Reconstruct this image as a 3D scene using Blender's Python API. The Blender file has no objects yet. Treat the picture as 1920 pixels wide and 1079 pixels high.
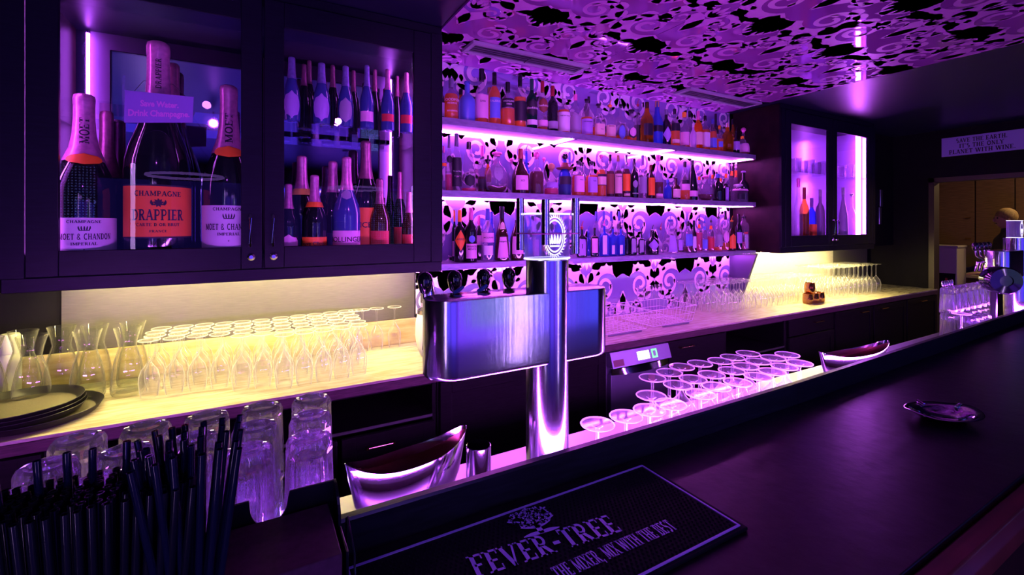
import bpy, math, random
from mathutils import Vector, Matrix
random.seed(7)
PI = math.pi
sc = bpy.context.scene
COL = sc.collection
# ---------------------------------------------------------------- camera
F = 867.0; CAMZ = 1.63; HOR = 422.0
FX, FY = 0.49242, 0.87036           # viewing direction (29.5 degrees clockwise of +Y)
cd = bpy.data.cameras.new('camera'); cam = bpy.data.objects.new('camera', cd); COL.objects.link(cam)
cam.location = (0, 0, CAMZ); cam.rotation_euler = (PI/2, 0, -math.radians(29.5))
cd.sensor_width = 36; cd.lens = F/1920*36; cd.shift_y = -(539.5-HOR)/1920; cd.clip_start = 0.02; cd.clip_end = 60
sc.camera = cam
# ---------------------------------------------------------------- world, view, sampling
w = bpy.data.worlds.new('world'); sc.world = w; w.use_nodes = True
w.node_tree.nodes['Background'].inputs[0].default_value = (0.06, 0.03, 0.22, 1)
w.node_tree.nodes['Background'].inputs[1].default_value = 0.02
sc.view_settings.view_transform = 'Standard'; sc.view_settings.look = 'None'
sc.view_settings.gamma = 1; sc.view_settings.use_curve_mapping = False; sc.view_settings.exposure = 0.0
cy = sc.cycles
cy.use_denoising = True
cy.max_bounces = 9; cy.diffuse_bounces = 3; cy.glossy_bounces = 5; cy.transmission_bounces = 8
cy.transparent_max_bounces = 28; cy.caustics_reflective = False; cy.caustics_refractive = False
cy.sample_clamp_indirect = 4.0; cy.use_adaptive_sampling = True; cy.adaptive_threshold = 0.02
# strengths of the bar's lamps and of the added fill panels
SHELF_E = 75.0; CAB_E = 60.0; WARM_E = 240.0; SERV_E = 150.0; FILL_E = 1.6
MAG = (.80, 0.12, 1.0); VIO = (0.42, 0.10, 1.0); WARM = (1.0, 0.80, 0.27)

# ---------------------------------------------------------------- pixel helpers (photo pixels -> places)
def ray(u, v):
    a = (u-960)/F; return (FX+FY*a, FY-FX*a, (HOR-v)/F)
def onY(u, v, Y):
    d = ray(u, v); t = Y/d[1]; return Vector((d[0]*t, Y, CAMZ+d[2]*t))
def onZ(u, v, z):
    d = ray(u, v); t = (z-CAMZ)/d[2]; return Vector((d[0]*t, d[1]*t, z))
def onX(u, v, X):
    d = ray(u, v); t = X/d[0]; return Vector((X, d[1]*t, CAMZ+d[2]*t))
def depth(p): return p[0]*FX+p[1]*FY

# ---------------------------------------------------------------- mesh builder
class MB:
    def __init__(s): s.v = []; s.f = []; s.m = []; s.mi = 0
    def face(s, pts):
        n = len(s.v); s.v += [tuple(p) for p in pts]; s.f.append(tuple(range(n, n+len(pts)))); s.m.append(s.mi); return s
    def box(s, x0, x1, y0, y1, z0, z1):
        n = len(s.v)
        s.v += [(x0,y0,z0),(x1,y0,z0),(x1,y1,z0),(x0,y1,z0),(x0,y0,z1),(x1,y0,z1),(x1,y1,z1),(x0,y1,z1)]
        for q in ((0,3,2,1),(4,5,6,7),(0,1,5,4),(1,2,6,5),(2,3,7,6),(3,0,4,7)):
            s.f.append(tuple(n+i for i in q)); s.m.append(s.mi)
        return s
    def grid(s, rows, closed=True, cap0=False, cap1=False):
        n = len(s.v); k = len(rows[0])
        for r in rows: s.v += [tuple(p) for p in r]
        for i in range(len(rows)-1):
            for j in range(k if closed else k-1):
                a = n+i*k+j; b = n+i*k+(j+1) % k
                s.f.append((a, b, b+k, a+k)); s.m.append(s.mi)
        if cap0: s.f.append(tuple(n+j for j in range(k-1, -1, -1))); s.m.append(s.mi)
        if cap1: s.f.append(tuple(n+(len(rows)-1)*k+j for j in range(k))); s.m.append(s.mi)
        return s
    def lathe(s, prof, seg=20, cx=0, cy=0, ky=1.0, ex=2.0, cap0=False, cap1=False, flute=0, fl=0.0):
        rows = []
        for r, z in prof:
            row = []
            for j in range(seg):
                t = 2*PI*j/seg; c, q = math.cos(t), math.sin(t)
                rr = r
                if ex != 2.0: rr = r/((abs(c)**ex+abs(q)**ex)**(1/ex))
                if flute: rr = r*(1+fl*math.cos(flute*t))
                row.append((cx+rr*c, cy+rr*q*ky, z))
            rows.append(row)
        return s.grid(rows, True, cap0, cap1)
    def tube(s, pts, r, seg=8, caps=True):
        pts = [Vector(p) for p in pts]; rows = []
        up = None
        for i, p in enumerate(pts):
            d = (pts[min(i+1, len(pts)-1)]-pts[max(i-1, 0)]).normalized()
            if up is None: up = Vector((0,0,1)) if abs(d.z) < .9 else Vector((1,0,0))
            a = d.cross(up).normalized(); b = d.cross(a).normalized(); up = b.cross(d) if False else up
            rr = r[i] if isinstance(r, (list, tuple)) else r
            rows.append([p+a*rr*math.cos(2*PI*j/seg)+b*rr*math.sin(2*PI*j/seg) for j in range(seg)])
        return s.grid(rows, True, caps, caps)
    def prism(s, poly, z0, z1):
        return s.grid([[(x, y, z0) for x, y in poly], [(x, y, z1) for x, y in poly]], True, True, True)
    def sphere(s, c, r, seg=16, ring=10, sx=1, sy=1, sz=1):
        rows = []
        for i in range(ring+1):
            t = -PI/2+PI*i/ring; q = max(math.cos(t), 1e-3)
            rows.append([(c[0]+sx*r*q*math.cos(2*PI*j/seg), c[1]+sy*r*q*math.sin(2*PI*j/seg), c[2]+sz*r*math.sin(t)) for j in range(seg)])
        return s.grid(rows, True, True, True)
    def mesh(s, name, mats, smooth=True, angle=40):
        me = bpy.data.meshes.new(name); me.from_pydata(s.v, [], s.f); me.update()
        for m in (mats if isinstance(mats, (list, tuple)) else [mats]): me.materials.append(m)
        if any(s.m): me.polygons.foreach_set('material_index', s.m)
        if smooth:
            me.polygons.foreach_set('use_smooth', [True]*len(me.polygons))
            me.set_sharp_from_angle(angle=math.radians(angle))
        return me
    def build(s, name, mats, parent=None, smooth=True, bevel=0, angle=40, loc=None):
        o = bpy.data.objects.new(name, s.mesh(name, mats, smooth, angle)); COL.objects.link(o)
        if parent: o.parent = parent
        if loc: o.location = loc
        if bevel:
            b = o.modifiers.new('bevel', 'BEVEL'); b.width = bevel; b.segments = 2; b.limit_method = 'ANGLE'
        return o
def put(name, me, parent=None, loc=None):
    o = bpy.data.objects.new(name, me); COL.objects.link(o)
    if parent: o.parent = parent
    if loc: o.location = loc
    return o
def tag(o, label, cat, group=None, kind=None):
    o['label'] = label; o['category'] = cat
    if group: o['group'] = group
    if kind: o['kind'] = kind
    return o
def thing(name, label, cat, loc=(0,0,0), rz=0, group=None):
    o = bpy.data.objects.new(name, None); COL.objects.link(o); o.empty_display_size = .05
    o.location = loc; o.rotation_euler = (0, 0, rz); return tag(o, label, cat, group)
def struct(o): o['kind'] = 'structure'; return o
CH = {}
def kids(o):
    return [c for c in bpy.data.objects if c.parent == o]
def dup(src, ch, loc, rz=None, label=None):
    """ch: list of (child, [grandchildren]) of src, read once"""
    r = src.copy(); COL.objects.link(r); r.location = loc
    if rz is not None: r.rotation_euler = (0, 0, rz)
    if label: r['label'] = label
    for c, g in ch:
        n = c.copy(); COL.objects.link(n); n.parent = r
        for h in g:
            k = h.copy(); COL.objects.link(k); k.parent = n
    return r
def tree(src): return [(c, kids(c)) for c in kids(src)]

# ---------------------------------------------------------------- materials
def newmat(name):
    m = bpy.data.materials.new(name); m.use_nodes = True; nt = m.node_tree; nt.nodes.clear()
    return m, nt, nt.nodes.new('ShaderNodeOutputMaterial')
def pmat(name, col, rough=.5, metal=0, spec=.5, coat=0, noise=0, nscale=20, stretch=(1,1,1), bump=0, emit=None, es=0, col2=None):
    m, nt, out = newmat(name); b = nt.nodes.new('ShaderNodeBsdfPrincipled'); nt.links.new(b.outputs[0], out.inputs[0])
    b.inputs['Base Color'].default_value = (*col, 1); b.inputs['Roughness'].default_value = rough
    b.inputs['Metallic'].default_value = metal; b.inputs['Specular IOR Level'].default_value = spec
    b.inputs['Coat Weight'].default_value = coat; b.inputs['Coat Roughness'].default_value = .08
    if emit: b.inputs['Emission Color'].default_value = (*emit, 1); b.inputs['Emission Strength'].default_value = es
    if noise or bump:
        tc = nt.nodes.new('ShaderNodeTexCoord'); mp = nt.nodes.new('ShaderNodeMapping'); nz = nt.nodes.new('ShaderNodeTexNoise')
        mp.inputs['Scale'].default_value = stretch; nz.inputs['Scale'].default_value = nscale; nz.inputs['Detail'].default_value = 5
        nt.links.new(tc.outputs['Object'], mp.inputs[0]); nt.links.new(mp.outputs[0], nz.inputs[0])
        if noise:
            cr = nt.nodes.new('ShaderNodeValToRGB'); c2 = col2 or tuple(c*(1-noise) for c in col)
            cr.color_ramp.elements[0].position = .35; cr.color_ramp.elements[1].position = .65
            cr.color_ramp.elements[0].color = (*c2, 1); cr.color_ramp.elements[1].color = (*col, 1)
            nt.links.new(nz.outputs[0], cr.inputs[0]); nt.links.new(cr.outputs[0], b.inputs['Base Color'])
        if bump:
            bp = nt.nodes.new('ShaderNodeBump'); bp.inputs['Strength'].default_value = bump; bp.inputs['Distance'].default_value = .002
            nt.links.new(nz.outputs[0], bp.inputs['Height']); nt.links.new(bp.outputs[0], b.inputs['Normal'])
    return m
def emat(name, col, s):
    m, nt, out = newmat(name); e = nt.nodes.new('ShaderNodeEmission'); e.inputs[0].default_value = (*col, 1); e.inputs[1].default_value = s
    nt.links.new(e.outputs[0], out.inputs[0]); return m
def thin(name, col=(1,1,1), blend=.12, rough=.02, edge=None, dark=None, haze=0.0, hazecol=(.8,.8,.8), edgeglow=0):
    """clear thin-walled glass: looks through, mirrors more towards grazing angles"""
    m, nt, out = newmat(name); N = nt.nodes.new; L = nt.links.new
    tr = N('ShaderNodeBsdfTransparent'); tr.inputs[0].default_value = (*col, 1)
    if dark:  # tint painted darker towards the edges, as shade in the glass
        l3 = N('ShaderNodeLayerWeight'); l3.inputs[0].default_value = .5; p3 = N('ShaderNodeMath'); p3.operation = 'POWER'; p3.inputs[1].default_value = 3.0; L(l3.outputs['Facing'], p3.inputs[0])
        mc = N('ShaderNodeMix'); mc.data_type = 'RGBA'; L(p3.outputs[0], mc.inputs[0]); mc.inputs[6].default_value = (*col, 1); mc.inputs[7].default_value = (*dark, 1); L(mc.outputs[2], tr.inputs[0])
    gl = N('ShaderNodeBsdfGlossy'); gl.inputs['Roughness'].default_value = rough; gl.inputs[0].default_value = (*(edge or (1,1,1)), 1)
    lw = N('ShaderNodeLayerWeight'); lw.inputs[0].default_value = blend
    mx = N('ShaderNodeMixShader'); ge = N('ShaderNodeNewGeometry'); iv = N('ShaderNodeMath'); iv.operation = 'SUBTRACT'; iv.inputs[0].default_value = 1
    L(ge.outputs['Backfacing'], iv.inputs[1]); mu = N('ShaderNodeMath'); mu.operation = 'MULTIPLY'; L(lw.outputs['Fresnel'], mu.inputs[0]); L(iv.outputs[0], mu.inputs[1]); L(mu.outputs[0], mx.inputs[0])
    L(tr.outputs[0], mx.inputs[1]); L(gl.outputs[0], mx.inputs[2])
    last = mx
    if haze:  # milky share painted in so clear glass reads as lit
        d0 = N('ShaderNodeBsdfDiffuse'); d0.inputs[0].default_value = (*hazecol, 1); d1 = N('ShaderNodeBsdfTranslucent'); d1.inputs[0].default_value = (*hazecol, 1)
        df = N('ShaderNodeMixShader'); df.inputs[0].default_value = .5; L(d0.outputs[0], df.inputs[1]); L(d1.outputs[0], df.inputs[2])
        m2 = N('ShaderNodeMixShader'); m2.inputs[0].default_value = haze
        if edgeglow:
            l2 = N('ShaderNodeLayerWeight'); l2.inputs[0].default_value = .5; pw = N('ShaderNodeMath'); pw.operation = 'POWER'; pw.inputs[1].default_value = 2.5; L(l2.outputs['Facing'], pw.inputs[0])
            ma = N('ShaderNodeMath'); ma.operation = 'MULTIPLY_ADD'; ma.inputs[1].default_value = edgeglow; ma.inputs[2].default_value = haze; L(pw.outputs[0], ma.inputs[0]); L(ma.outputs[0], m2.inputs[0])
        L(mx.outputs[0], m2.inputs[1]); L(df.outputs[0], m2.inputs[2]); last = m2
    L(last.outputs[0], out.inputs[0]); return m
def realglass(name, col=(1,1,1), rough=0.0, ior=1.48, clear=.22, glow=.06):
    m, nt, out = newmat(name); N = nt.nodes.new; L = nt.links.new
    g = N('ShaderNodeBsdfGlass'); g.inputs['Color'].default_value = (*col, 1); g.inputs['Roughness'].default_value = rough; g.inputs['IOR'].default_value = ior
    t = N('ShaderNodeBsdfTransparent'); mx = N('ShaderNodeMixShader'); mx.inputs[0].default_value = clear
    L(g.outputs[0], mx.inputs[1]); L(t.outputs[0], mx.inputs[2])
    d = N('ShaderNodeBsdfTranslucent'); d.inputs[0].default_value = (.85,.8,1,1); m2 = N('ShaderNodeMixShader'); m2.inputs[0].default_value = glow  # lavender glow mixed in, imitates violet light inside the glass
    L(mx.outputs[0], m2.inputs[1]); L(d.outputs[0], m2.inputs[2]); L(m2.outputs[0], out.inputs[0]); return m
M = {}
M['blackwood'] = pmat('black_stained_oak', (.008,.006,.008), .5, spec=.15, noise=.5, nscale=14, stretch=(1,1,14), bump=.25)
M['redwood'] = pmat('dark_cherry_wood', (.020,.007,.009), .5, spec=.15, noise=.5, nscale=12, stretch=(9,1,1), bump=.15)
M['doorwood'] = pmat('blue_black_lacquer', (.006,.006,.014), .38, spec=.12, noise=.3, nscale=10, stretch=(1,1,12), bump=.08)
M['worktop'] = pmat('pale_oak_worktop', (.60,.55,.46), .24, noise=.4, nscale=7, stretch=(1.1,9,9), col2=(.40,.33,.22), coat=.3)
M['upstand'] = pmat('pale_oak_upstand', (.62,.50,.28), .3, noise=.4, nscale=6, stretch=(1.2,9,9), col2=(.45,.33,.15))
M['edgewood'] = pmat('worktop_edge_wood', (.10,.04,.06), .45, noise=.5, nscale=14, stretch=(1,8,14))
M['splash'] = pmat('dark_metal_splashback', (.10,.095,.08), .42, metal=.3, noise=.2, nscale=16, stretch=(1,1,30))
M['wall'] = pmat('black_wall_paint', (.005,.004,.006), .7, noise=.3, nscale=6, spec=.15)
M['ceil'] = pmat('satin_black_ceiling', (.008,.008,.03), .36, noise=.2, nscale=3, spec=.6)
M['floor'] = pmat('dark_floor_tile', (.03,.02,.022), .35, noise=.5, nscale=5)
def halfmirror(name, mc, r, dc, f):
    m = pmat(name, mc, r, metal=1); nt = m.node_tree; out = [n for n in nt.nodes if n.type == 'OUTPUT_MATERIAL'][0]; b = [n for n in nt.nodes if n.type == 'BSDF_PRINCIPLED'][0]
    d = nt.nodes.new('ShaderNodeBsdfDiffuse'); d.inputs[0].default_value = (*dc, 1); mx = nt.nodes.new('ShaderNodeMixShader'); mx.inputs[0].default_value = f
    nt.links.new(b.outputs[0], mx.inputs[1]); nt.links.new(d.outputs[0], mx.inputs[2]); nt.links.new(mx.outputs[0], out.inputs[0]); return m
M['mirror'] = halfmirror('mirror_glass', (.62,.60,.75), .03, (.40,.34,.80), .42)  # blue-lavender diffuse share paints in reflections and fills dark patches
M['cabmirror'] = pmat('dark_mirror', (.55,.52,.70), .03, metal=1)
M['frost'] = pmat('frosted_white_scroll_film', (.78,.66,.82), .45)
M['ceilfrost'] = pmat('magenta_lit_film', (.50,.17,.50), .38, spec=.6)  # magenta light on the white film is put into its colour
M['ceilmirror'] = halfmirror('magenta_lit_mirror', (.55,.32,.62), .05, (.40,.10,.45), .5)  # magenta light painted in as tint and diffuse share
M['shelf'] = pmat('brushed_aluminium_shelf', (.28,.26,.40), .45, metal=.5, noise=.25, nscale=60, stretch=(.3,1,1))
M['steel'] = pmat('brushed_steel', (.62,.62,.70), .17, metal=1, bump=.12, nscale=90, stretch=(1,1,.02))
M['steel2'] = pmat('polished_steel', (.72,.70,.74), .08, metal=1)
M['steelplate'] = pmat('satin_steel_plate', (.60,.58,.66), .3, metal=1)
M['brass'] = pmat('aged_brass', (.65,.38,.22), .22, metal=1)
M['copper'] = pmat('copper', (.80,.36,.16), .15, metal=1)
M['blackp'] = pmat('black_plastic', (.006,.006,.009), .3)
M['blackball'] = pmat('gloss_black_knob', (.004,.004,.008), .06, coat=.6)
M['rubber'] = pmat('black_rubber', (.005,.005,.008), .8, spec=.12)
M['barwood'] = pmat('bar_top_dark_leather', (.010,.006,.010), .30, noise=.5, nscale=22, bump=.5, spec=.25)
M['railwood'] = pmat('rail_black_wood', (.014,.014,.022), .34, noise=.5, nscale=14, stretch=(1,8,8), bump=.2)
M['nosing'] = pmat('red_brown_nosing', (.16,.03,.03), .3, noise=.3, nscale=10)
M['print'] = pmat('violet_mat_print', (.50,.32,.85), .5)
M['white'] = pmat('white_plastic', (.75,.75,.72), .4)
M['paper'] = pmat('white_paper', (.70,.62,.72), .6)
M['ink'] = pmat('dark_ink', (.015,.010,.02), .5)
M['pinkprint'] = pmat('pink_print', (.80,.25,.70), .5)
M['napkin'] = pmat('burgundy_napkins', (.10,.02,.07), .8, noise=.3, nscale=90)
M['grey'] = pmat('grey_metal_panel', (.20,.20,.27), .35, metal=.5)
M['louver'] = pmat('vent_slat', (.05,.04,.06), .4)
M['pinkband'] = pmat('pink_rubber_band', (.8,.12,.55), .5)
M['ledshelf'] = emat('magenta_led', MAG, SHELF_E)
M['ledup'] = emat('added_up_led', (.55,.13,1.0), SHELF_E*.9)
M['ledcab'] = emat('violet_led', (.62,.11,1.0), CAB_E)
M['ledwarm'] = emat('warm_led', WARM, WARM_E)
M['ledwarm2'] = emat('warm_led_far', WARM, WARM_E*1.7)
M['splash_lit'] = pmat('lit_metal_splashback', (.42,.40,.34), .42, metal=.3, noise=.2, nscale=16, stretch=(1,1,30))  # splashback metal lightened, stronger light is put into the colour
M['ledserv'] = emat('violet_led_strip', (.55,.10,1.0), SERV_E)
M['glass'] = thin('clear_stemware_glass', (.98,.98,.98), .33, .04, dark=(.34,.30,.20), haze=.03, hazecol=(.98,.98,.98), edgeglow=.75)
M['foot'] = thin('stemware_foot_glass', (.97,.97,.97), .25, .04, haze=.03, hazecol=(.98,.98,.98), edgeglow=.07)
M['rimfar'] = thin('far_glass_rim', (.95,.95,.95), .3, .05, haze=.15, hazecol=(1,1,1))  # weaker painted rim highlight for the far blocks
M['rim'] = thin('bright_glass_rim', (.95,.95,.95), .3, .05, haze=.5, hazecol=(1,1,1))  # rim highlight painted as whitened glass
M['pane'] = thin('door_pane', (.96,.95,.98), .22, .01)
M['carafe'] = thin('clear_carafe_glass', (.95,.96,.92), .33, .03, dark=(.35,.33,.22), haze=.006, hazecol=(.9,.9,.85), edgeglow=.28)
M['tumbler'] = realglass('faceted_tumbler_glass', (.93,.9,1.0), 0.02, 1.45, .25)
M['acrylic'] = thin('clear_acrylic', (.72,.70,1.0), .33, .05, haze=.26, hazecol=(.7,.6,1), edgeglow=.4)  # lavender haze painted in so the badge looks bright
M['glowback'] = halfmirror('violet_glow_lining', (.6,.5,.75), .2, (.38,.26,.60), .6)  # violet glow of the far interior is put into the lining colour
# ================================================================ SETTING
WALLY = 2.83; WT = 0.90; CEIL = 2.70; RX = 6.80
struct(MB().box(-3.2, RX+.1, -4.2, 2.95, -.06, 0).build('floor', M['floor']))
struct(MB().box(-3.2, RX+.1, -4.2, 2.95, CEIL, CEIL+.08).build('ceiling', M['ceil']))
struct(MB().box(-3.2, RX+.1, WALLY+.012, 2.95, 0, CEIL).build('wall_back', M['wall']))
struct(MB().box(-3.3, -3.2, -4.2, 2.95, 0, CEIL).build('wall_left', M['wall']))
struct(MB().box(-3.2, RX+.1, -4.3, -4.2, 0, CEIL).build('wall_front', M['wall']))
DY0, DY1, DZ = 1.12, 2.27, 2.165
wr = MB(); wr.box(RX, RX+.12, DY1, 2.95, 0, CEIL).box(RX, RX+.12, -4.2, DY0, 0, CEIL).box(RX, RX+.12, DY0, DY1, DZ, CEIL)
struct(wr.build('wall_right', M['wall']))
fr = MB(); fr.box(RX-.012, RX+.13, DY1-.05, DY1, 0, DZ).box(RX-.012, RX+.13, DY0, DY0+.05, 0, DZ).box(RX-.012, RX+.13, DY0, DY1, DZ-.05, DZ)
struct(fr.build('trim_1', pmat('kitchen_door_frame_wood', (.05,.035,.02), .5)))

# ---- scroll ornament (film cut-outs) as flat shapes
def leaf(mb, T, p, a, L, wd, bend, z, n=6):
    rows = []
    for i in range(n+1):
        s = i/n; ang = a+bend*s
        x = p[0]+L*s*math.cos(a+bend*s*.5); y = p[1]+L*s*math.sin(a+bend*s*.5)
        h = wd*(math.sin(PI*min(1, s*.85+.15))**.8)*(1-s*.25)+.0008
        if i == n: h = .0008
        nx, ny = -math.sin(ang), math.cos(ang)
        rows.append([T(x-nx*h, y-ny*h, z), T(x+nx*h, y+ny*h, z)])
    mb.grid(rows, False)
def scroll(mb, T, c, a0, S, hand, z, turns=1.75, lobes=7):
    n = int(22*turns); rows = []
    for i in range(n+1):
        s = i/n; th = a0+hand*2*PI*turns*s; r = S*math.exp(-1.9*s)
        wd = r*.27*(1+.4*math.sin(s*9))+.001
        if s > .93: wd = S*.07
        ox, oy = math.cos(th), math.sin(th)
        rows.append([T(c[0]+(r-wd)*ox, c[1]+(r-wd)*oy, z), T(c[0]+(r+wd)*ox, c[1]+(r+wd)*oy, z)])
    mb.grid(rows, False)
    for k in range(lobes):
        s = k/lobes*.42; th = a0+hand*2*PI*turns*s; r = S*math.exp(-1.9*s)*1.1
        p = (c[0]+r*math.cos(th), c[1]+r*math.sin(th))
        leaf(mb, T, p, th+hand*.9-.0, S*.55*(1-s), S*.20, hand*1.3, z)
    for k in range(4):
        s = .1+k*.12; th = a0+hand*2*PI*turns*s+.4; r = S*math.exp(-1.9*s)*.82
        leaf(mb, T, (c[0]+r*math.cos(th), c[1]+r*math.sin(th)), th+PI-hand*1.0, S*.22, S*.08, -hand*.9, z)
def palmette(mb, T, c, S, z, a=PI/2, n=7):
    for k in range(n):
        t = (k-(n-1)/2)/((n-1)/2)
        leaf(mb, T, c, a+t*1.25, S*(1-.25*abs(t)), S*.17, -t*.9, z)
def damask(mb, T, U0, U1, V0, V1, pu, pv, S, z, jitter=0, skip=None):
    V = V0; row = 0
    while V < V1+pv:
        U = U0-(pu/2 if row % 2 else 0)
        while U < U1+pu:
            j = lambda: random.uniform(-jitter, jitter)
            s = S*random.uniform(.85, 1.1)
            if not (skip and skip(U, V)):
                for h in (-1, 1):
                    scroll(mb, T, (U+h*(s*1.02)+j(), V+j()), PI/2+h*1.1, s, -h, z)
                    scroll(mb, T, (U+h*(s*.62)+j(), V-pv*.42+j()), -PI/2-h*.5, s*.6, h, z, 1.4, 5)
                    leaf(mb, T, (U+h*s*.2, V+s*.4), PI/2-h*.5, s*1.3, s*.34, h*1.6, z)
                    leaf(mb, T, (U+h*s*.5, V-s*1.2), PI/2+h*1.2, s*1.1, s*.26, -h*1.4, z)
                palmette(mb, T, (U, V+s*.6), s*.95, z)
                palmette(mb, T, (U, V-pv*.5), s*.6, z, -PI/2, 5)
            U += pu
        V += pv; row += 1

# mirror panel with white scrolls behind the shelves, and the same on the ceiling
sx0, sx1 = .905, 3.99
pm = MB().box(sx0, sx1+.01, WALLY, WALLY+.01, WT, CEIL).build('wall_mirror_panel', M['mirror'])
tag(pm, 'tall mirror panel with frosted white scrollwork behind the bottle shelves', 'wall panel')
def clipT(x0, x1, y0, y1, f):
    return lambda u, v, z: f(min(max(u, x0), x1), min(max(v, y0), y1), z)
orn = MB()
damask(orn, clipT(sx0, sx1, WT+.005, CEIL-.002, lambda u, v, z: (u, WALLY-z, v)), sx0+.25, sx1-.1, 1.14, 2.6, .74, .50, .19, .0012, .0)
orn.build('scrollwork_film', M['frost'], pm, smooth=False)
cp = MB()
cy0, cy1, cx1 = .2, WALLY, 3.9
def cseam(u): return u
for i, (a, b) in enumerate(((.90, 1.97), (1.973, 2.95), (2.953, cx1))):
    cp.box(a, b, cy0, cy1, CEIL-.012, CEIL)
cpo = cp.build('ceiling_mirror_panel', M['ceilmirror']); cpo['kind'] = 'structure'
co = MB()
damask(co, clipT(.90, cx1, cy0, cy1, lambda u, v, z: (u, v, CEIL-.012-z)), .95, cx1, .3, 2.8, .72, .50, .19, .001, .03)
co2 = co.build('scrollwork_film', M['ceilfrost'], cpo, smooth=False)
# ---- air vents in the ceiling
def vent(x0, x1, y0, y1, label):
    z = CEIL-.014
    t = thing('ceiling_air_vent', label, 'air vent', ((x0+x1)/2, (y0+y1)/2, z)); X = (x1-x0)/2; Y = (y1-y0)/2
    f = MB(); w_ = .028
    f.box(-X, X, -Y, -Y+w_, -.018, 0).box(-X, X, Y-w_, Y, -.018, 0).box(-X, -X+w_, -Y+w_, Y-w_, -.018, 0).box(X-w_, X, -Y+w_, Y-w_, -.018, 0)
    f.build('frame', pmat('vent_frame_metal', (.30,.26,.34), .4), t, bevel=.002)
    MB().box(-X+w_, X-w_, -Y+w_, Y-w_, -.004, -.001).build('backing', M['blackp'], t)
    for i in range(4):
        y = -Y+w_+(2*Y-2*w_)*(i+.5)/4
        MB().box(-X+w_, X-w_, y-.008, y+.008, -.013, -.009).build('slat', M['louver'], t)
    MB().box(-.004, .004, -Y+w_, Y-w_, -.017, -.008).build('divider', M['louver'], t)
vent(1.105, 1.95, 2.40, 2.57, 'long slotted ceiling air vent between the champagne cabinet and the first ceiling seam')
vent(2.93, 3.83, 2.40, 2.57, 'long slotted ceiling air vent above the far end of the top shelf')

# ================================================================ WORKTOP, UPSTAND, SPLASHBACKS
wt = MB().box(-1.9, RX-.004, 2.19, WALLY-.001, WT-.012, WT).build('worktop', M['worktop'], bevel=.001)
tag(wt, 'long pale oak worktop running under the shelves and wall cabinets', 'worktop')
MB().box(-1.9, RX-.004, 2.186, WALLY-.001, WT-.052, WT-.013).build('edge_band', M['edgewood'], wt)
u1 = MB().box(-1.9, .90, WALLY-.024, WALLY-.003, WT+.001, 1.05).build('worktop_upstand', M['upstand'], bevel=.002)
tag(u1, 'low yellow oak upstand behind the carafes and upturned wine glasses', 'upstand')
s1 = MB().box(-.743, .895, WALLY-.008, WALLY-.001, 1.052, 1.378).build('splashback', M['splash'])
tag(s1, 'dark metal splashback glowing yellow under the champagne cabinet', 'splashback')
s2 = MB().box(4.03, 5.86, WALLY-.008, WALLY-.001, WT+.001, 1.378).build('splashback', M['splash_lit'])
tag(s2, 'metal splashback with lit tone painted in, under the far cabinet', 'splashback')
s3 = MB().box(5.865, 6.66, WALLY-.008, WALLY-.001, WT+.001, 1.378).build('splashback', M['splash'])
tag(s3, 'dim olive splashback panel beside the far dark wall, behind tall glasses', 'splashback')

# ================================================================ SHELVES
SY = 2.56
shelves = {}
for nm, z0, z1, lab in (('top', 2.235, 2.265, 'topmost aluminium bottle shelf with bright magenta light strips underneath'),
                        ('mid', 1.807, 1.835, 'middle aluminium bottle shelf between the whisky row and the liqueur row'),
                        ('low', 1.372, 1.399, 'lowest aluminium bottle shelf just above the tap knobs and worktop')):
    t = thing('bottle_shelf', lab, 'shelf', (2.45, WALLY, z0), 0, 'wall shelves'); h = z1-z0
    L = lambda a: a-2.45
    MB().box(L(sx0), L(sx1), SY-WALLY, -.002, 0, h).build('board', M['shelf'], t, bevel=.0015)
    edges = [sx0, 1.956, 2.95, sx1]
    for a, b in zip(edges[:-1], edges[1:]):
        MB().box(L(a)+.012, L(b)-.012, -.036, -.022, -.012, -.001).build('light_strip', M['ledshelf'], t)
        MB().box(L(b)-.028, L(b)-.014, SY-WALLY+.02, -.04, -.012, -.001).build('light_strip', M['ledshelf'], t)
        MB().box(L(b)-.011, L(b)+.011, SY-WALLY+.004, -.004, -.016, -.0005).build('divider', M['redwood'] if b == sx1 else M['shelf'], t)
    MB().box(L(sx0), L(sx1), SY-WALLY+.001, SY-WALLY+.006, -.010, -.0005).build('front_lip', M['shelf'], t)
    if nm == 'top': MB().box(L(sx0)+.01, L(sx1)-.02, -.018, -.004, h+.001, h+.009).build('added_up_light', M['ledup'], t)  # added strip, lights wall and ceiling and backlights the bottles
    shelves[nm] = t
# tapered bracket under the end of the lowest shelf
br = MB().grid([[(0,-.27,0),(0,-.002,0),(0,-.002,-.47),(0,-.10,-.47)], [(.028,-.27,0),(.028,-.002,0),(.028,-.002,-.47),(.028,-.10,-.47)]], True, True, True)
brk = br.build('shelf_bracket', pmat('blue_violet_bracket', (.05,.04,.10), .4), loc=(4.0, WALLY, 1.371))
tag(brk, 'dark violet tapered bracket panel at the far end of the lowest shelf', 'bracket')

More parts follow.
